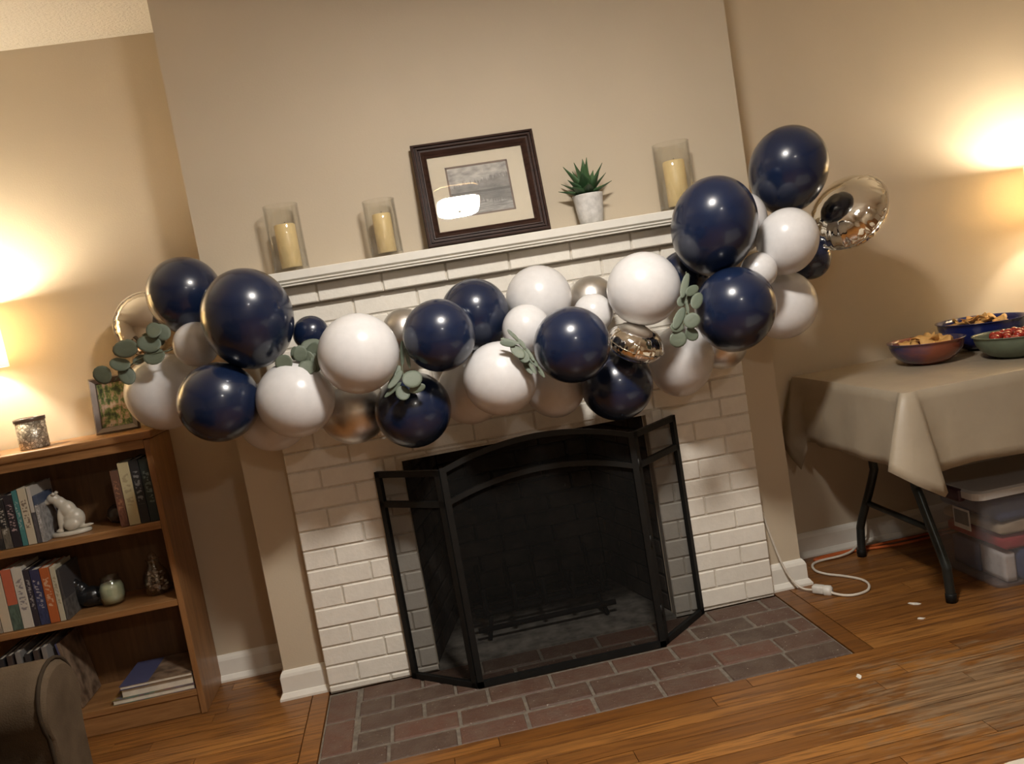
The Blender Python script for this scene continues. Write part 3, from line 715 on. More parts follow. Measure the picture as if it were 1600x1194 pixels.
# ------------------------------------------------------------------ fire screen
fs_ = thing('fireplace_screen', 'black three panel folding fire screen with an arched centre', 'fire screen', (.815, -.2, .001))
def bar(mb, a, b, w_=.020, d_=.015):
    a, b = Vector(a), Vector(b); L = (b-a).length; q = Vector((0, 0, 1)).rotation_difference((b-a).normalized()).to_matrix().to_4x4()
    q.translation = a; return mb.box(-w_/2, w_/2, -d_/2, d_/2, -w_/2, L+w_/2, q)
hw = .309
def arch(x, zs, rise): return zs+rise*(1-(x/hw)**2)
cen = MB()
bar(cen, (-hw, 0, .01), (-hw, 0, .722)); bar(cen, (hw, 0, .01), (hw, 0, .722)); bar(cen, (-hw, 0, .01), (hw, 0, .01))
for zs, rise in ((.722, .056), (.618, .055)):
    P = [(-hw+2*hw*i/20, 0, arch(-hw+2*hw*i/20, zs, rise)) for i in range(21)]
    vs = []; fs = []
    for x, _, z in P:
        for dy, dz in ((-.007, -.0085), (.007, -.0085), (.007, .0085), (-.007, .0085)): vs.append((x, dy, z+dz))
    for i in range(20):
        for k in range(4): fs.append((i*4+k, i*4+(k+1) % 4, (i+1)*4+(k+1) % 4, (i+1)*4+k))
    cen.add(vs, fs)
cf = cen.build('centre_frame', 'black_iron', fs_)
vs = []; fs = []
for i in range(21):
    x = -hw+2*hw*i/20; vs += [(x, .006, .01), (x, .006, arch(x, .722, .056))]
for i in range(20): fs.append((2*i, 2*i+2, 2*i+3, 2*i+1))
MB().add(vs, fs).build('mesh_panel', 'wire_mesh', cf)
for s_, a, b in ((-1, (.489, -.194), (.296, -.02)), (1, (1.139, -.186), (1.328, -.018))):
    a = Vector((a[0]-.815, a[1]+.2, 0)); b = Vector((b[0]-.815, b[1]+.2, 0)); sd = MB()
    ang = math.atan2((b-a).y, (b-a).x)
    L = (b-a).length
    for u in (0, L): bar(sd, (u, 0, .01), (u, 0, .718), .020)
    for z in (.01, .718, .616): bar(sd, (0, 0, z), (L, 0, z), .020)
    so = sd.build('side_frame', 'black_iron', fs_, a, (0, 0, ang))
    MB().add([(0, .004, .01), (L, .004, .01), (L, .004, .718), (0, .004, .718)], [(0, 1, 2, 3)]).build('mesh_panel', 'wire_mesh', so)
    for z in (.12, .36, .62): MB().lathe([(.005, -.02), (.005, .02)], 10).build('hinge', 'black_iron', fs_, (s_*(hw+.0135), .002, z))

# ------------------------------------------------------------------ bookcase
bc = thing('bookcase', 'oak veneer bookcase with open shelves standing left of the fireplace', 'bookcase', (-.88, .2, 0))
bx0, bx1, by0, by1 = -.455, .455, -.126, .120
MB().bbox(bx1-.02, bx1, by0, by1, .001, .965, .0015).build('side_panel', 'oak_v', bc)
MB().bbox(bx0, bx0+.02, by0, by1, .001, .965, .0015).build('side_panel', 'oak_v', bc)
MB().bbox(bx0-.006, bx1+.012, by0-.008, by1, .968, .995, .006, 3).build('top', 'oak_h', bc)
MB().box(bx0+.021, bx1-.021, by0+.002, by0+.018, .938, .9675).build('top_rail', 'oak_h', bc)
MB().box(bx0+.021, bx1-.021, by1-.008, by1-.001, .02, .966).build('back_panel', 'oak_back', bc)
for z0, z1 in ((.660, .686), (.389, .411), (.068, .090)): MB().bbox(bx0+.0205, bx1-.0205, by0+.003, by1-.009, z0, z1, .0015).build('shelf', 'oak_h', bc)
MB().box(bx0+.021, bx1-.021, by0+.008, by0+.024, .002, .067).build('kick_plate', 'oak_h', bc)
BYF = .092                                            # front line of the books
def book(x0, x1, z, h, cov, label, dep=.135, y0=BYF, lean=0, group=None):
    wd = x1-x0-.001; t_ = thing('book', label, 'book', ((x0+x1)/2, y0, z+.0005), (0, lean, 0), group)
    c_ = MB(); c_.bbox(-wd/2, wd/2, 0, .0035, 0, h, .001); c_.box(-wd/2, -wd/2+.0018, .002, dep, 0, h); c_.box(wd/2-.0018, wd/2, .002, dep, 0, h)
    c_.build('cover', cov, t_); MB().box(-wd/2+.0019, wd/2-.0019, .0036, dep-.003, .002, h-.003).build('pages', 'paper', t_)
cream, black = (.50, .44, .33), (.018, .017, .018)
g1, g2, g3 = 'books on the top shelf', 'books on the middle shelf', 'books on the bottom shelf'
Z1, Z2, Z3 = .6865, .4115, .0905
book(-.990, -.947, Z1, .172, book_mat((.075, .055, .045), None, (.03, .03, .032), .22), 'dark brown book at the left edge of the top shelf', group=g1)
book(-.946, -.921, Z1, .166, book_mat(black, (.4, .38, .33), (.16, .14, .11), .42), 'black book with pale blotch on spine, top shelf left', group=g1)
book(-.920, -.892, Z1, .176, book_mat((.022, .018, .024), (.45, .33, .33)), 'black book with pink and white title beside the teal book', group=g1)
book(-.891, -.874, Z1, .186, book_mat((.055, .19, .19), (.35, .4, .38)), 'thin teal book on the top shelf', group=g1)
book(-.873, -.846, Z1, .190, book_mat(cream, (.10, .06, .05)), 'cream book with dark print right of the teal book', group=g1)
book(-.844, -.831, Z1, .190, book_mat((.45, .42, .38), None, (.10, .09, .10), .55), 'thin pale book with a grey cover, top shelf', group=g1, dep=.165)
book(-.830, -.815, Z1, .158, book_mat((.06, .08, .13), (.5, .5, .5), (.35, .34, .33), .8), 'short slim blue and white book by the figurine', group=g1, dep=.12)
book(-.577, -.550, Z1, .192, book_mat((.12, .06, .04), (.30, .15, .08), (.19, .08, .05), .5), 'reddish brown book left of the thick cream book, top shelf', lean=0, group=g1)
book(-.549, -.512, Z1, .214, book_mat((.46, .40, .24), (.30, .25, .15)), 'thick cream book at the top shelf\'s right', group=g1)
book(-.511, -.481, Z1, .217, book_mat((.020, .020, .022), (.2, .2, .2)), 'black book with grey title next to thick cream book', group=g1)
book(-.480, -.447, Z1, .216, book_mat((.018, .026, .024), (.12, .15, .13)), 'dark green book against the bookcase\'s right side', group=g1)
book(-1.066, -1.038, Z2, .19, book_mat((.44, .38, .28)), 'cream book at the far left of the middle shelf', group=g2)
book(-1.037, -1.013, Z2, .188, book_mat((.47, .42, .32), None, (.40, .35, .27), .5), 'slim cream book second from left on middle shelf', group=g2)
book(-1.012, -.981, Z2, .190, book_mat((.52, .45, .34)), 'plain cream book left of the coral book', group=g2)
book(-.980, -.948, Z2, .208, book_mat((.46, .12, .065), None, (.10, .15, .12), .42), 'coral and green book on the middle shelf', group=g2)
book(-.947, -.913, Z2, .208, book_mat((.52, .49, .43), (.16, .14, .16)), 'white book with a dark band right of the coral one', group=g2)
book(-.912, -.893, Z2, .196, book_mat((.03, .025, .035), (.3, .28, .27)), 'narrow dark book between the white and navy books', group=g2)
book(-.892, -.862, Z2, .190, book_mat((.032, .034, .085), (.35, .33, .34), (.045, .055, .13), .5), 'navy blue book on the middle shelf', group=g2)
book(-.861, -.830, Z2, .190, book_mat((.40, .105, .03), (.55, .38, .25)), 'orange book on the middle shelf', group=g2)
book(-.829, -.811, Z2, .188, book_mat((.46, .42, .31), (.25, .22, .15)), 'thin pale yellow book right of the orange one', group=g2)
book(-.809, -.800, Z2, .176, book_mat((.055, .05, .05), None, (.12, .11, .10), .4), 'thin grey-covered book ending the middle shelf row', group=g2, dep=.16)
# bottom shelf: magazines at left, a picture book leaning, three flat books at right
for i in range(6):
    x = -1.05+i*.028
    book(x, x+.018, Z3, .235+.006*(i % 3), book_mat(((.03, .03, .033), (.06, .045, .04), (.20, .19, .18))[i % 3], None, (.02, .02, .02), .7), ('dark magazine far left on the bottom shelf, behind the armchair', 'brown-black magazine standing second on the bottom shelf', 'grey magazine standing third on the bottom shelf', 'dark magazine standing fourth on the bottom shelf', 'brown-black magazine standing fifth on the bottom shelf', 'grey magazine standing sixth on the bottom shelf')[i], dep=.19, group=g3)
def flat_book(x0, x1, y0, y1, z, h, cov, label, ang=0):
    cx, cy = (x0+x1)/2, (y0+y1)/2; t_ = thing('book', label, 'book', (cx, cy, z), (0, 0, ang), 'flat books stacked on the bottom shelf'); a, b = (x1-x0)/2, (y1-y0)/2
    MB().box(-a, a, -b, b, h-.002, h).build('front_cover', cov, t_); MB().box(-a, a, -b, b, 0, .002).build('back_cover', cov, t_)
    MB().box(-a+.003, a-.003, -b+.002, b-.003, .0021, h-.0021).build('pages', 'paper', t_)
flat_book(-.722, -.450, .080, .290, Z3+.0006, .017, 'cover_collage', 'large flat book with white page edge, bottom of the stack')
flat_book(-.690, -.450, .084, .280, Z3+.0182, .030, 'cover_collage', 'thick patterned book in the middle of the flat stack')
flat_book(-.690, -.450, .078, .285, Z3+.0488, .013, 'cover_photo', 'flat picture book with blue and brown cover, top of stack')
t_ = thing('book', 'tall picture book with a blue and purple cover leaning on the magazines', 'book', (-.833, .12, Z3+.003), (0, -.14, 0), g3)
MB().box(-.012, .002, 0, .17, 0, .24).build('cover', 'cover_photo', t_)

# animal figurine, white
cf_ = thing('animal_figurine', 'white ceramic animal figurine on the top shelf', 'figurine', (-.755, .15, Z1+.0005))
MB().lathe([(.05, 0), (.052, .004), (.050, .012), (.044, .014), (.001, .014)], 28, Matrix.Diagonal((1.25, .72, 1, 1))).build('plinth', 'ceramic_white', cf_)
def blob(name, balls, mat, parent, loc=(0, 0, 0), voxel=.003):
    """one continuous body grown from overlapping ellipsoids (x, y, z, rx, ry, rz, tilt about y)"""
    mb = MB()
    for x, y_, z, rx, ry, rz, tl in balls:
        M_ = Matrix.Translation((x, y_, z)) @ Matrix.Rotation(tl, 4, 'Y') @ Matrix.Diagonal((rx, ry, rz, 1))
        mb.lathe([(.02, -1)]+[(math.sin(PI*i/10), -math.cos(PI*i/10)) for i in range(1, 10)]+[(.02, 1)], 16, M_)
    o = mb.build(name, mat, parent, loc); r_ = o.modifiers.new('remesh', 'REMESH'); r_.mode = 'VOXEL'; r_.voxel_size = voxel; r_.use_smooth_shade = True
    sm = o.modifiers.new('smooth', 'SMOOTH'); sm.factor = .5; sm.iterations = 4; return o
blob('body', [(.016, 0, .036, .036, .028, .038, 0), (.002, 0, .070, .027, .024, .036, -.45), (-.018, 0, .098, .020, .018, .024, -.6), (-.036, 0, .116, .021, .018, .018, 0), (-.054, 0, .108, .015, .011, .011, -.3),
     (-.022, -.014, .040, .010, .009, .042, .08), (-.022, .014, .040, .010, .009, .042, .08), (-.030, -.014, .005, .014, .009, .007, 0), (-.030, .014, .005, .014, .009, .007, 0), (.012, -.022, .02, .026, .012, .020, 0), (.012, .022, .02, .026, .012, .020, 0), (.052, -.004, .006, .026, .007, .006, -.1)], 'ceramic_white', cf_, (0, 0, .014))
for s_ in (-1, 1): MB().lathe([(.007, 0), (.006, .006), (.001, .010)], 10).build('ear', 'ceramic_white', cf_, (-.028, s_*.011, .143), (s_*-.4, 0, 0))
o = MB().lathe([(.012, 0), (.03, .008), (.037, .03), (.03, .052), (.016, .062), (.014, .062), (.027, .05), (.033, .03), (.001, .012)], 28, cap1=False).build('votive_holder', 'glass_dark', None, (-.615, .2, Z1+.0005)); tag(o, 'small dark round glass votive holder beside the brown book', 'candle holder')
# black cat ornament
bk = thing('black_figurine', 'black glossy curled figurine next to the middle shelf books', 'figurine', (-.765, .205, Z2+.0005))
blob('body', [(0, 0, .036, .046, .034, .036, 0), (-.03, 0, .06, .026, .024, .034, .4), (-.045, -.006, .092, .021, .019, .019, 0), (.04, -.012, .016, .030, .014, .016, 0)], 'ceramic_black', bk)
for s_ in (-1, 1): MB().lathe([(.007, 0), (.005, .008), (.001, .014)], 10).build('ear', 'ceramic_black', bk, (-.046, -.006+s_*.010, .106))
# jar candle
jc = thing('jar_candle', 'glass jar with pale green wax on the middle shelf', 'candle', (-.682, .18, Z2+.0005))
MB().lathe([(.028, 0), (.036, .004), (.043, .03), (.043, .06), (.036, .08), (.030, .088), (.031, .1), (.028, .1), (.027, .088), (.033, .079), (.040, .06), (.040, .03), (.033, .007), (.001, .006)], 32, cap1=False).build('jar', 'clear_glass', jc)
MB().lathe([(.031, .0075), (.0385, .03), (.0385, .06), (.033, .074), (.001, .073)], 32).build('wax', 'wax_mint', jc)
# bottle of shells
sb = thing('shell_bottle', 'round glass bottle filled with shells at the shelf\'s right end', 'bottle', (-.537, .2, Z2+.0005))
MB().lathe([(.03, 0), (.040, .006), (.045, .04), (.040, .075), (.024, .098), (.020, .115), (.024, .125), (.022, .125), (.018, .115), (.022, .098), (.037, .074), (.042, .04), (.037, .008), (.001, .004)], 32, cap1=False).build('bottle_glass', 'clear_glass', sb)
st = MB(); rg = random.Random(5)
for i in range(75):
    z = rg.uniform(.012, .082); R_ = (.032 if z < .06 else .026)*math.sqrt(rg.random()); a = rg.uniform(0, 6.3)
    M_ = Matrix.Translation((R_*math.cos(a), R_*math.sin(a), z)) @ Quaternion((rg.random()-.5, rg.random()-.5, rg.random()-.5, 1)).normalized().to_matrix().to_4x4()
    st.bbox(-.0075, .0075, -.005, .005, -.003, .003, .002, 1, M_)
o = st.build('shell_filling', 'shells', sb); o['kind'] = 'stuff'; o['label'] = 'brown and white shells'
# stopper
MB().lathe([(.013, .120), (.016, .126), (.014, .140), (.006, .150), (.001, .151)], 20).build('stopper', 'clear_glass', sb)

# things on top of the bookcase
ZT = .9955
ch = thing('mosaic_candle_holder', 'silver mosaic glass candle holder on the bookcase top', 'candle holder', (-.818, .17, ZT))
MB().lathe([(.043, 0), (.0455, .003), (.0465, .092), (.044, .092), (.043, .006), (.001, .005)], 40, cap1=False).build('cup', 'mosaic', ch)
MB().lathe([(.0470, .091), (.0490, .093), (.0490, .103), (.0470, .105), (.0445, .103), (.0445, .091)], 40, cap0=False, cap1=False).build('rim', 'frame_pewter', ch)
o = MB().lathe([(.020, 0), (.024, .003), (.026, .024), (.023, .025), (.022, .012), (.001, .012)], 24).build('votive_cup', 'lavender', None, (-.932, .115, ZT)); tag(o, 'small lavender votive cup below the lamp on the bookcase', 'candle holder')
sf = thing('photo_frame', 'small pewter photo frame standing on the bookcase behind balloons', 'photo frame', (-.553, .20, ZT+.001), (-.16, 0, 0))
FW2, FH2 = .145, .195
prof = [(0, 0), (0, -.012), (.005, -.017), (.020, -.010), (.022, -.006), (.022, 0)]
moulding(FW2, FH2).build('frame', 'frame_pewter', sf)
MB().box(-FW2/2+.01, FW2/2-.01, -.002, .002, .01, FH2-.01).build('backing', 'piping_dark', sf)
MB().box(-FW2/2+.02, FW2/2-.02, -.0032, -.0022, .02, FH2-.02).build('photo', 'snapshot_print', sf)
MB().box(-.02, .02, .002, .005, .0, .12, Matrix.Rotation(.42, 4, 'X')).build('easel_leg', 'piping_dark', sf, (0, .058, .008))

# ------------------------------------------------------------------ table lamps (only light and a corner of one shade in view)
def table_lamp(label, loc, zs0, zs1, r, watts, baseh):
    t_ = thing('table_lamp', label, 'lamp', loc)
    MB().lathe([(.055, 0), (.057, .008), (.03, .018), (.022, .05), (.040, .11), (.034, .17), (.014, .22), (.010, zs0+.05)], 28).build('base', 'brass', t_)
    MB().lathe([(r, zs0), (r*.97, zs1), (r*.97-.002, zs1), (r-.002, zs0)], 48, cap0=False, cap1=False).build('shade', 'shade_cloth', t_)
    zb = (zs0+zs1)/2
    MB().lathe([(.008, zb-.05), (.012, zb-.035), (.022, zb-.005), (.022, zb+.012), (.012, zb+.03), (.001, zb+.034)], 16).build('bulb', 'bulb_glow', t_)
    for a in range(3): MB().tube([(0, 0, zs1-.02), (r*.96*math.cos(a*2.094), r*.96*math.sin(a*2.094), zs1-.02)], .0015, 6).build('spider_arm', 'brass', t_)
    for a in range(5):      # light of the bulb, around its glass
        pass
    ld = bpy.data.lights.new('lamp_light', 'POINT'); ld.energy = watts; ld.color = LAMP_COL; ld.shadow_soft_size = .035
    lo = bpy.data.objects.new('lamp_light', ld); COL.objects.link(lo); lo.parent = t_; lo.location = (0, 0, zb+.075)
    return t_
table_lamp('table lamp with a white drum shade on the bookcase, at left edge', (-.996, .175, ZT), .286, .505, .141, LAMP_W, .2)
table_lamp('table lamp with a drum shade on the table, beyond the right edge', (3.035, .10, .7395), .43, .655, .135, RLAMP_W, .3)

# ------------------------------------------------------------------ folding table, cloth, bowls
tx0, tx1, ty0, ty1, tz = 1.925, 3.75, -.455, .262, .735
tb = thing('folding_table', 'folding table with dark metal legs under the tan cloth', 'table', (2.83, -.1, 0))
MB().bbox(tx0-2.83, tx1-2.83, ty0+.1, ty1+.1, tz-.035, tz, .01, 2).build('table_top', 'table_plastic', tb)
for sx in (2.07, 3.60):
    x = sx-2.83
    for pts in ([(x, -.25, .004), (x, -.245, .10), (x, -.235, .14), (x, -.145, .333), (x, -.125, .40), (x, -.125, .70)], [(x, .285, .004), (x, .272, .10), (x, .255, .15), (x, .13, .36), (x, .122, .42), (x, .122, .70)]):
        lg = MB().tube(smooth_path(pts, 5), .0155, 12).build('leg', 'table_leg', tb)
        MB().lathe([(.0175, -.003), (.018, .025), (.016, .027)], 14).build('foot_cap', 'black_iron', lg, pts[0])
    MB().tube([(x, .20, .237), (x, -.19, .232)], .011, 10).build('cross_brace', 'table_leg', tb)
    MB().tube([(x, -.125, .69), (x, .122, .69)], .012, 10).build('hinge_bar', 'table_leg', tb)
cols = []
zt = tz+.0035
def cdrop(tx, ty, bx_, by_, bz): cols.append(((tx, ty), (bx_, by_, bz)))
e0, e1 = tx0-.004, tx1+.004; f0, f1 = ty0-.004, ty1+.004
cdrop(1.99, f1, 1.99, f1+.018, .50); cdrop(1.955, f1, 1.93, f1+.018, .47)
cdrop(1.935, f1, 1.89, f1+.014, .46); cdrop(e0-.002, f1-.004, 1.845, f1+.008, .485); cdrop(e0-.004, f1-.015, 1.860, f1-.03, .43); cdrop(e0-.003, f1-.03, 1.882, f1-.055, .385); cdrop(e0, f1-.06, 1.905, f1-.085, .47)
n = 11
for i in range(n): y_ = f1-.09-(f1-.09-(-.40))*i/(n-1); cdrop(e0, y_, e0-.018+.006*math.sin(i*1.7), y_, .498+.004*math.sin(i*2.3))
for a in (((e0, -.425), (1.898, -.405, .492)), ((e0-.001, -.442), (1.862, -.43, .50)), ((1.914, -.455), (1.822, -.492, .522)), ((1.917, -.463), (1.832, -.512, .512)), ((1.928, -.468), (1.885, -.532, .472)),
          ((1.944, -.470), (1.960, -.545, .425)), ((1.953, -.468), (1.980, -.532, .432)), ((1.960, -.464), (1.990, -.50, .462)), ((1.975, f0), (2.005, -.474, .482))): cols.append(a)
n = 26
for i in range(n): x = 2.05+(3.70-2.05)*i/(n-1); cdrop(x, f0, x, f0-.014+.005*math.sin(i*1.3), .487+.004*math.sin(i*.9))
cdrop(e1, f0, e1+.06, f0-.06, .43)
for i in range(8): y_ = -.42+(f1-.03+.42)*i/7; cdrop(e1, y_, e1+.02, y_, .49)
cdrop(e1, f1, e1+.04, f1+.018, .45)
for i in range(10): x = 3.68-(3.68-2.1)*i/9; cdrop(x, f1, x, f1+.018, .49)
vs = []; fs = []; K = 8; N = len(cols)
for (tx, ty), (bx_, by_, bz) in cols:
    for j in range(K+1):
        q = j/K; e = q**.85
        vs.append((tx+(bx_-tx)*e, ty+(by_-ty)*e, zt-.003*(q > 0)+(bz-zt)*q))
for i in range(N):
    for j in range(K): a, b = i*(K+1), ((i+1) % N)*(K+1); fs.append((a+j, a+j+1, b+j+1, b+j))
k0 = len(vs); cx_, cy_ = 2.83, -.1
for s_ in (.985,):
    for (tx, ty), _ in cols: vs.append((cx_+(tx-cx_)*.996, cy_+(ty-cy_)*.985, zt+.001))
for i in range(N): fs.append((i*(K+1), ((i+1) % N)*(K+1), k0+(i+1) % N, k0+i))
fs.append(tuple(range(k0, k0+N)))
tc = MB().add(vs, fs, True); tc.sm[-1] = False
o = tc.build('tablecloth', 'cloth_tan'); tag(o, 'tan tablecloth with a hanging corner fold over the folding table', 'tablecloth')
md = o.modifiers.new('thick', 'SOLIDIFY'); md.thickness = .0012; md.offset = 1
ZB = zt+.0025
def bowl(label, x, y_, r, h, rb, mat, name='bowl', lip=.006):
    rb *= .85; cv = [(rb+(r-rb)*math.sin(PI/2*i/9), .004+(h-.004)*(1-math.cos(PI/2*i/9))**.9) for i in range(10)]
    pr = [(rb-.006, 0), (rb, .001)]+cv+[(r+lip, h+.001), (r+lip, h+.004), (r-.002, h+.003)]+[(max(.002, q-.005), z+.005) for q, z in cv[-2::-1]]+[(.001, .0095)]
    o = MB().lathe(pr, 48, cap1=False).build(name, mat, None, (x, y_, ZB)); tag(o, label, 'bowl', 'snack bowls on the table'); return o
bowl('glazed copper and blue bowl of chips, leftmost on the table', 2.308, -.02, .125, .083, .06, 'bowl_copper')
bowl('large shiny navy blue bowl of chips at the back', 2.602, .075, .150, .108, .065, 'bowl_blue')
bowl('olive green bowl of red snacks at the table front', 2.508, -.215, .128, .078, .062, 'bowl_green')
bowl('pale bowl at the photo\'s right edge behind green bowl', 2.86, -.06, .10, .09, .05, 'bowl_white')
def chip_mesh():
    n = 12; vs = []; fs = []
    for s_ in (0, 1):
        for q in (0.02, .5, 1):
            for i in range(n): a = 2*PI*i/n; x, y_ = q*math.cos(a), q*.8*math.sin(a); vs.append((x, y_, .35*x*x-.25*y_*y_+.06*s_))
    for s_ in (0, 1):
        b = s_*3*n
        for j in range(2):
            for i in range(n): fs.append((b+j*n+i, b+j*n+(i+1) % n, b+(j+1)*n+(i+1) % n, b+(j+1)*n+i))
        fs.append(tuple(range(b, b+n)))
    for i in range(n): fs.append((2*n+i, 2*n+(i+1) % n, 5*n+(i+1) % n, 5*n+i))
    return MB().add(vs, fs, True).mesh('chip', 'chip_gold')
CHIP = chip_mesh(); rg = random.Random(11)
def chips(x, y_, z, R_, n, label, grp, s0=.027):
    for i in range(n):
        a = i*2.4; q = math.sqrt((i+.5)/n); r = R_*q
        o = link('chip', CHIP, None, (x+r*math.cos(a), y_+r*math.sin(a), ZB+z+.022*(1-q*q)+rg.uniform(-.002, .004)), (rg.uniform(-.5, .5), rg.uniform(-.5, .5), rg.uniform(0, 6)))
        s_ = s0*rg.uniform(.85, 1.15); o.scale = (s_,)*3; tag(o, label, 'chip', grp)
chips(2.308, -.02, .068, .082, 17, 'golden chip piled in the copper and blue bowl', 'chips in the copper bowl')
chips(2.602, .075, .090, .100, 24, 'golden chip piled in the large navy bowl', 'chips in the navy bowl')
SN = MB().lathe([(.001, -.9), (.5, -.75), (.85, -.35), (.98, .1), (.8, .6), (.45, .85), (.1, .8), (.001, .75)], 16).mesh('snack', 'snack_red')
for i in range(22):
    a = i*2.4; q = math.sqrt((i+.5)/22); r = .082*q
    o = link('red_snack', SN, None, (2.508+r*math.cos(a), -.215+r*math.sin(a), ZB+.066+.016*(1-q*q)), (rg.uniform(-.9, .9), rg.uniform(-.9, .9), rg.uniform(0, 6)))
    s_ = rg.uniform(.014, .020); o.scale = (s_,)*3; tag(o, 'glossy red snack piece in the olive green bowl', 'snack', 'red snacks in the green bowl')

# ------------------------------------------------------------------ storage bin under the table
bn = thing('storage_bin', 'clear plastic storage bin with lid under the table', 'storage bin', (2.49, -.19, .001))
def rrect(w_, d_, r, n=5):
    out = []
    for cx, cy, a0 in ((w_-r, d_-r, 0), (-w_+r, d_-r, 90), (-w_+r, -d_+r, 180), (w_-r, -d_+r, 270)):
        for i in range(n+1): a = math.radians(a0+90*i/n); out.append((cx+r*math.cos(a), cy+r*math.sin(a)))
    return out
def shell(levels, r, cap0=True, cap1=False):
    mb = MB(); vs = []; fs = []; n = None
    for w_, d_, z in levels:
        pr = rrect(w_, d_, r); n = len(pr); vs += [(x, y_, z) for x, y_ in pr]
    for j in range(len(levels)-1):
        for i in range(n): fs.append((j*n+i, j*n+(i+1) % n, (j+1)*n+(i+1) % n, (j+1)*n+i))
    if cap0: fs.append(tuple(range(n-1, -1, -1)))
    if cap1: fs.append(tuple(range((len(levels)-1)*n, len(levels)*n)))
    return mb.add(vs, fs)
shell([(.238, .152, 0), (.246, .158, .012), (.290, .172, .318), (.304, .182, .319), (.304, .182, .322)], .03).build('tub', 'bin_plastic', bn)
shell([(.300, .178, .3225), (.312, .188, .323), (.312, .188, .346), (.302, .180, .352), (.27, .15, .352), (.265, .145, .346)], .035, True, True).build('lid', 'lid_plastic', bn)
MB().bbox(-.322, -.297, -.115, .06, .308, .350, .006, 2).build('latch', 'latch_maroon', bn)
lb = MB().box(-.2885, -.2875, -.112, -.028, .20, .272).build('sticker', 'sticker', bn, (0, 0, 0)); 
MB().box(-.2895, -.2886, -.105, -.035, .216, .264).build('sticker_print', 'sticker_ink', lb)
def cloth_pile(label, x0, x1, y0, y1, z0, z1, mat, wob=.006, seed=0):
    bm = bmesh.new(); bmesh.ops.create_cube(bm, size=1); bmesh.ops.subdivide_edges(bm, edges=bm.edges[:], cuts=5, use_grid_fill=True); r_ = random.Random(seed)
    ph = [r_.uniform(0, 6) for _ in range(6)]
    for v in bm.verts:
        c_ = v.co; c_.x *= .94+.06*math.sqrt(max(0, 1-(2*abs(c_.z))**4)); x = x0+(c_.x+.5)*(x1-x0); y_ = y0+(c_.y+.5)*(y1-y0)
        zz = z0+(c_.z+.5)*(z1-z0)+(wob*math.sin(x*24+ph[0])*math.cos(y_*19+ph[1]) if c_.z > 0 else wob*.0)
        v.co = Vector((x, y_, zz))
    me = bpy.data.meshes.new('folded_cloth'); bm.to_mesh(me); bm.free(); me.materials.append(MATS[mat])
    for p_ in me.polygons: p_.use_smooth = True
    tag(link('folded_cloth', me), label, 'fabric', 'folded cloths inside the bin')
cloth_pile('folded blue cloth at the bottom right of the clear bin', 2.345, 2.71, -.325, -.055, .008, .112, 'cloth_blue', .004, 1)
cloth_pile('folded white cloth standing at the bin\'s front left corner', 2.300, 2.338, -.318, -.20, .008, .108, 'cloth_white', .004, 2)
cloth_pile('folded blue cloth behind the white one in the bin', 2.295, 2.338, -.19, -.06, .008, .108, 'cloth_blue', .004, 6)
cloth_pile('folded red cloth in the middle of the clear bin', 2.29, 2.72, -.33, -.05, .124, .165, 'cloth_red', .006, 3)
cloth_pile('folded tan cloth above the red one in the bin', 2.28, 2.73, -.333, -.047, .178, .212, 'cloth_beige', .007, 4)
cloth_pile('folded navy cloth on top of the pile in the bin', 2.275, 2.735, -.336, -.045, .225, .300, 'cloth_blue', .006, 5)

# ------------------------------------------------------------------ cords
wc = thing('power_cable', 'white power cord running from the bricks across the floor', 'cord', (1.74, -.05, 0))
o0 = Vector((1.74, -.05, 0))
pts = [(1.632, .043, .30), (1.640, .043, .255), (1.656, .042, .18), (1.672, .026, .10), (1.692, .012, .045), (1.715, -.02, .014), (1.742, -.05, .012)]
MB().tube([Vector(p)-o0 for p in smooth_path(pts, 6)], .0042, 8).build('upper_cord', 'cord_white', wc)
pts = [(1.772, -.078, .012), (1.80, -.125, .007), (1.838, -.15, .006), (1.895, -.14, .006), (1.93, -.095, .006), (1.935, -.04, .006), (1.905, .02, .006), (1.862, .075, .006), (1.845, .13, .006), (1.865, .19, .006), (1.91, .215, .006), (1.99, .205, .012), (2.05, .225, .013), (2.10, .262, .02), (2.14, .266, .05), (2.15, .266, .12)]
MB().tube([Vector(p)-o0 for p in smooth_path(pts, 6)], .0048, 8).build('floor_cord', 'cord_white', wc)
MB().bbox(-.016, .016, -.022, .022, .001, .03, .006, 2).build('plug', 'plug_white', wc, (.018, -.012, 0), (0, 0, .7))
MB().lathe([(.018, 0), (.02, .004), (.02, .022), (.014, .028), (.001, .028)], 20).build('socket_end', 'plug_white', wc, (.030, -.026, .012), (PI/2, 0, .8))
pts = [(2.62, .26, .007), (2.4, .245, .007), (2.2, .25, .007), (2.05, .252, .007), (1.93, .245, .007), (1.895, .232, .007), (1.93, .226, .007), (2.06, .238, .007), (2.25, .205, .007), (2.45, .21, .007), (2.62, .20, .007)]
o = MB().tube(smooth_path(pts, 6), .0055, 8).build('orange_cord', 'cord_orange'); tag(o, 'orange extension cord along the baseboard under the table', 'cord')

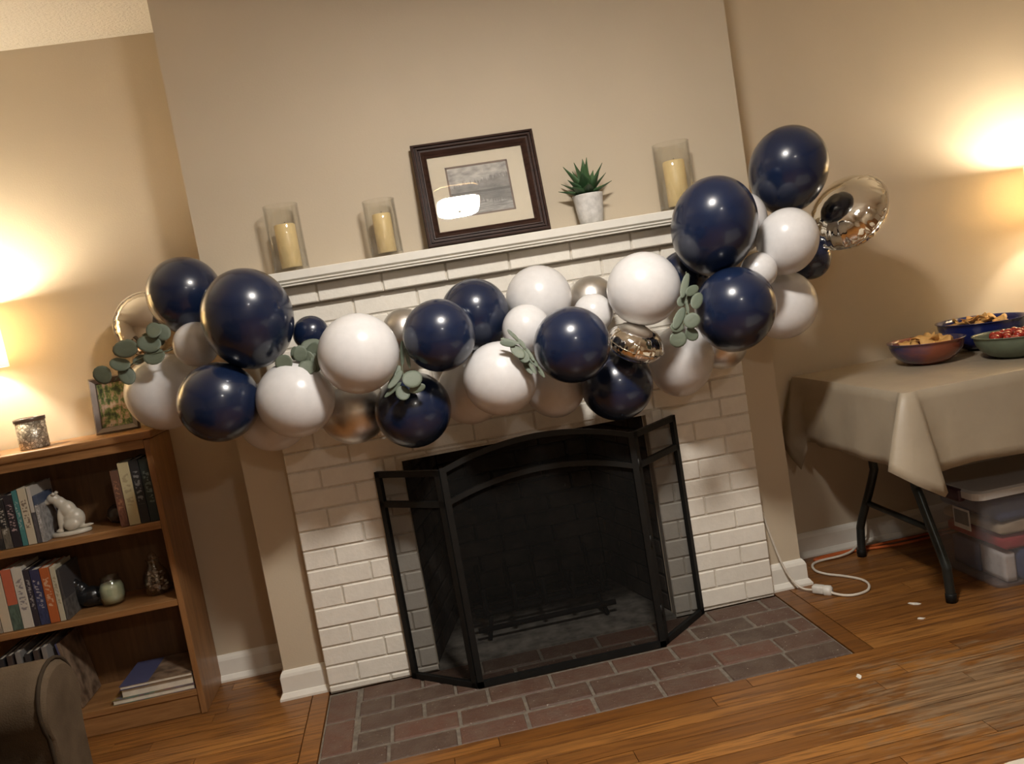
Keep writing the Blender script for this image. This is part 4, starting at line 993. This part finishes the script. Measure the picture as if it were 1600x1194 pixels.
# ------------------------------------------------------------------ armchair
ac = thing('armchair', 'brown upholstered armchair at the photo\'s lower left corner', 'armchair', (-.80, -1.37, 0))
def arm(name, yc, s_):
    prof_ = []
    for i in range(17): a = math.radians(-35+250*i/16); prof_.append((.088*math.cos(a), .565+.085*math.sin(a)))
    prof_ += [(-.068, .46), (-.066, .07), (.066, .07), (.068, .46)]
    mb = MB(); xs = [-.44, .40, .425, .436]; sc = [1, 1, .985, .93]; n = len(prof_); vs = []; fs = []
    for x, q in zip(xs, sc):
        for u, v in prof_: vs.append((x, yc+u*q, .40+(v-.40)*q))
    for j in range(len(xs)-1):
        for i in range(n): fs.append((j*n+i, j*n+(i+1) % n, (j+1)*n+(i+1) % n, (j+1)*n+i))
    fs.append(tuple(range(n))); fs.append(tuple(range((len(xs)-1)*n, len(xs)*n)))
    a_ = mb.add(vs, fs, True).build(name, 'upholstery', ac)
    a_.data.polygons[-1].use_smooth = False
    MB().tube([(.425, yc+u*.995, .40+(v-.40)*.995) for u, v in prof_], .0045, 6, True).build('piping', 'piping_dark', a_)
arm('arm', .345, 1); arm('arm', -.345, -1)
MB().bbox(-.42, .40, -.272, .272, .10, .30, .02, 3).build('seat_base', 'upholstery', ac)
MB().bbox(-.30, .43, -.272, .272, .305, .475, .045, 4).build('seat_cushion', 'upholstery', ac)
MB().bbox(-.46, -.26, -.41, .41, .10, .92, .06, 4).build('backrest', 'upholstery', ac)
for sx in (-.40, .37):
    for sy in (-.35, .35): MB().lathe([(.018, .001), (.026, .075)], 14).build('leg', 'dark_wood', ac, (sx, sy, 0))

# ------------------------------------------------------------------ small things on the floor
rc = rrect(.75, .55, .05, 6)
o = MB().prism(rc, 'z', .001, .018).build('rug', 'rug_cream', None, (2.315, -1.73, 0)); tag(o, 'cream rug whose corner enters at the lower right', 'rug')
for i, (px, py, s_, lab) in enumerate(((1429, 944, .016, 'white paint flake on the floor near the table\'s front leg'), (1439, 967, .011, 'round white paint flake in front of the table'), (1342, 1058, .012, 'pale paint flake by the hearth\'s right front corner'), (331, 1069, .014, 'white paint flake between the bookcase and the baseboard'))):
    d = cF+cR*((px-800)/FPX)-cU*((py-597)/FPX); P = CAM+d*(-CAM.z/d.z)
    r_ = random.Random(i); n = 9; poly = [(s_*r_.uniform(.55, 1)*math.cos(2*PI*k/n)*1.4, s_*r_.uniform(.55, 1)*.7*math.sin(2*PI*k/n)) for k in range(n)]
    tag(MB().prism(poly, 'z', .0004, .002).build('paint_flake', 'flake', None, (P.x, P.y, 0), (0, 0, r_.uniform(0, 3))), lab, 'paint flake')
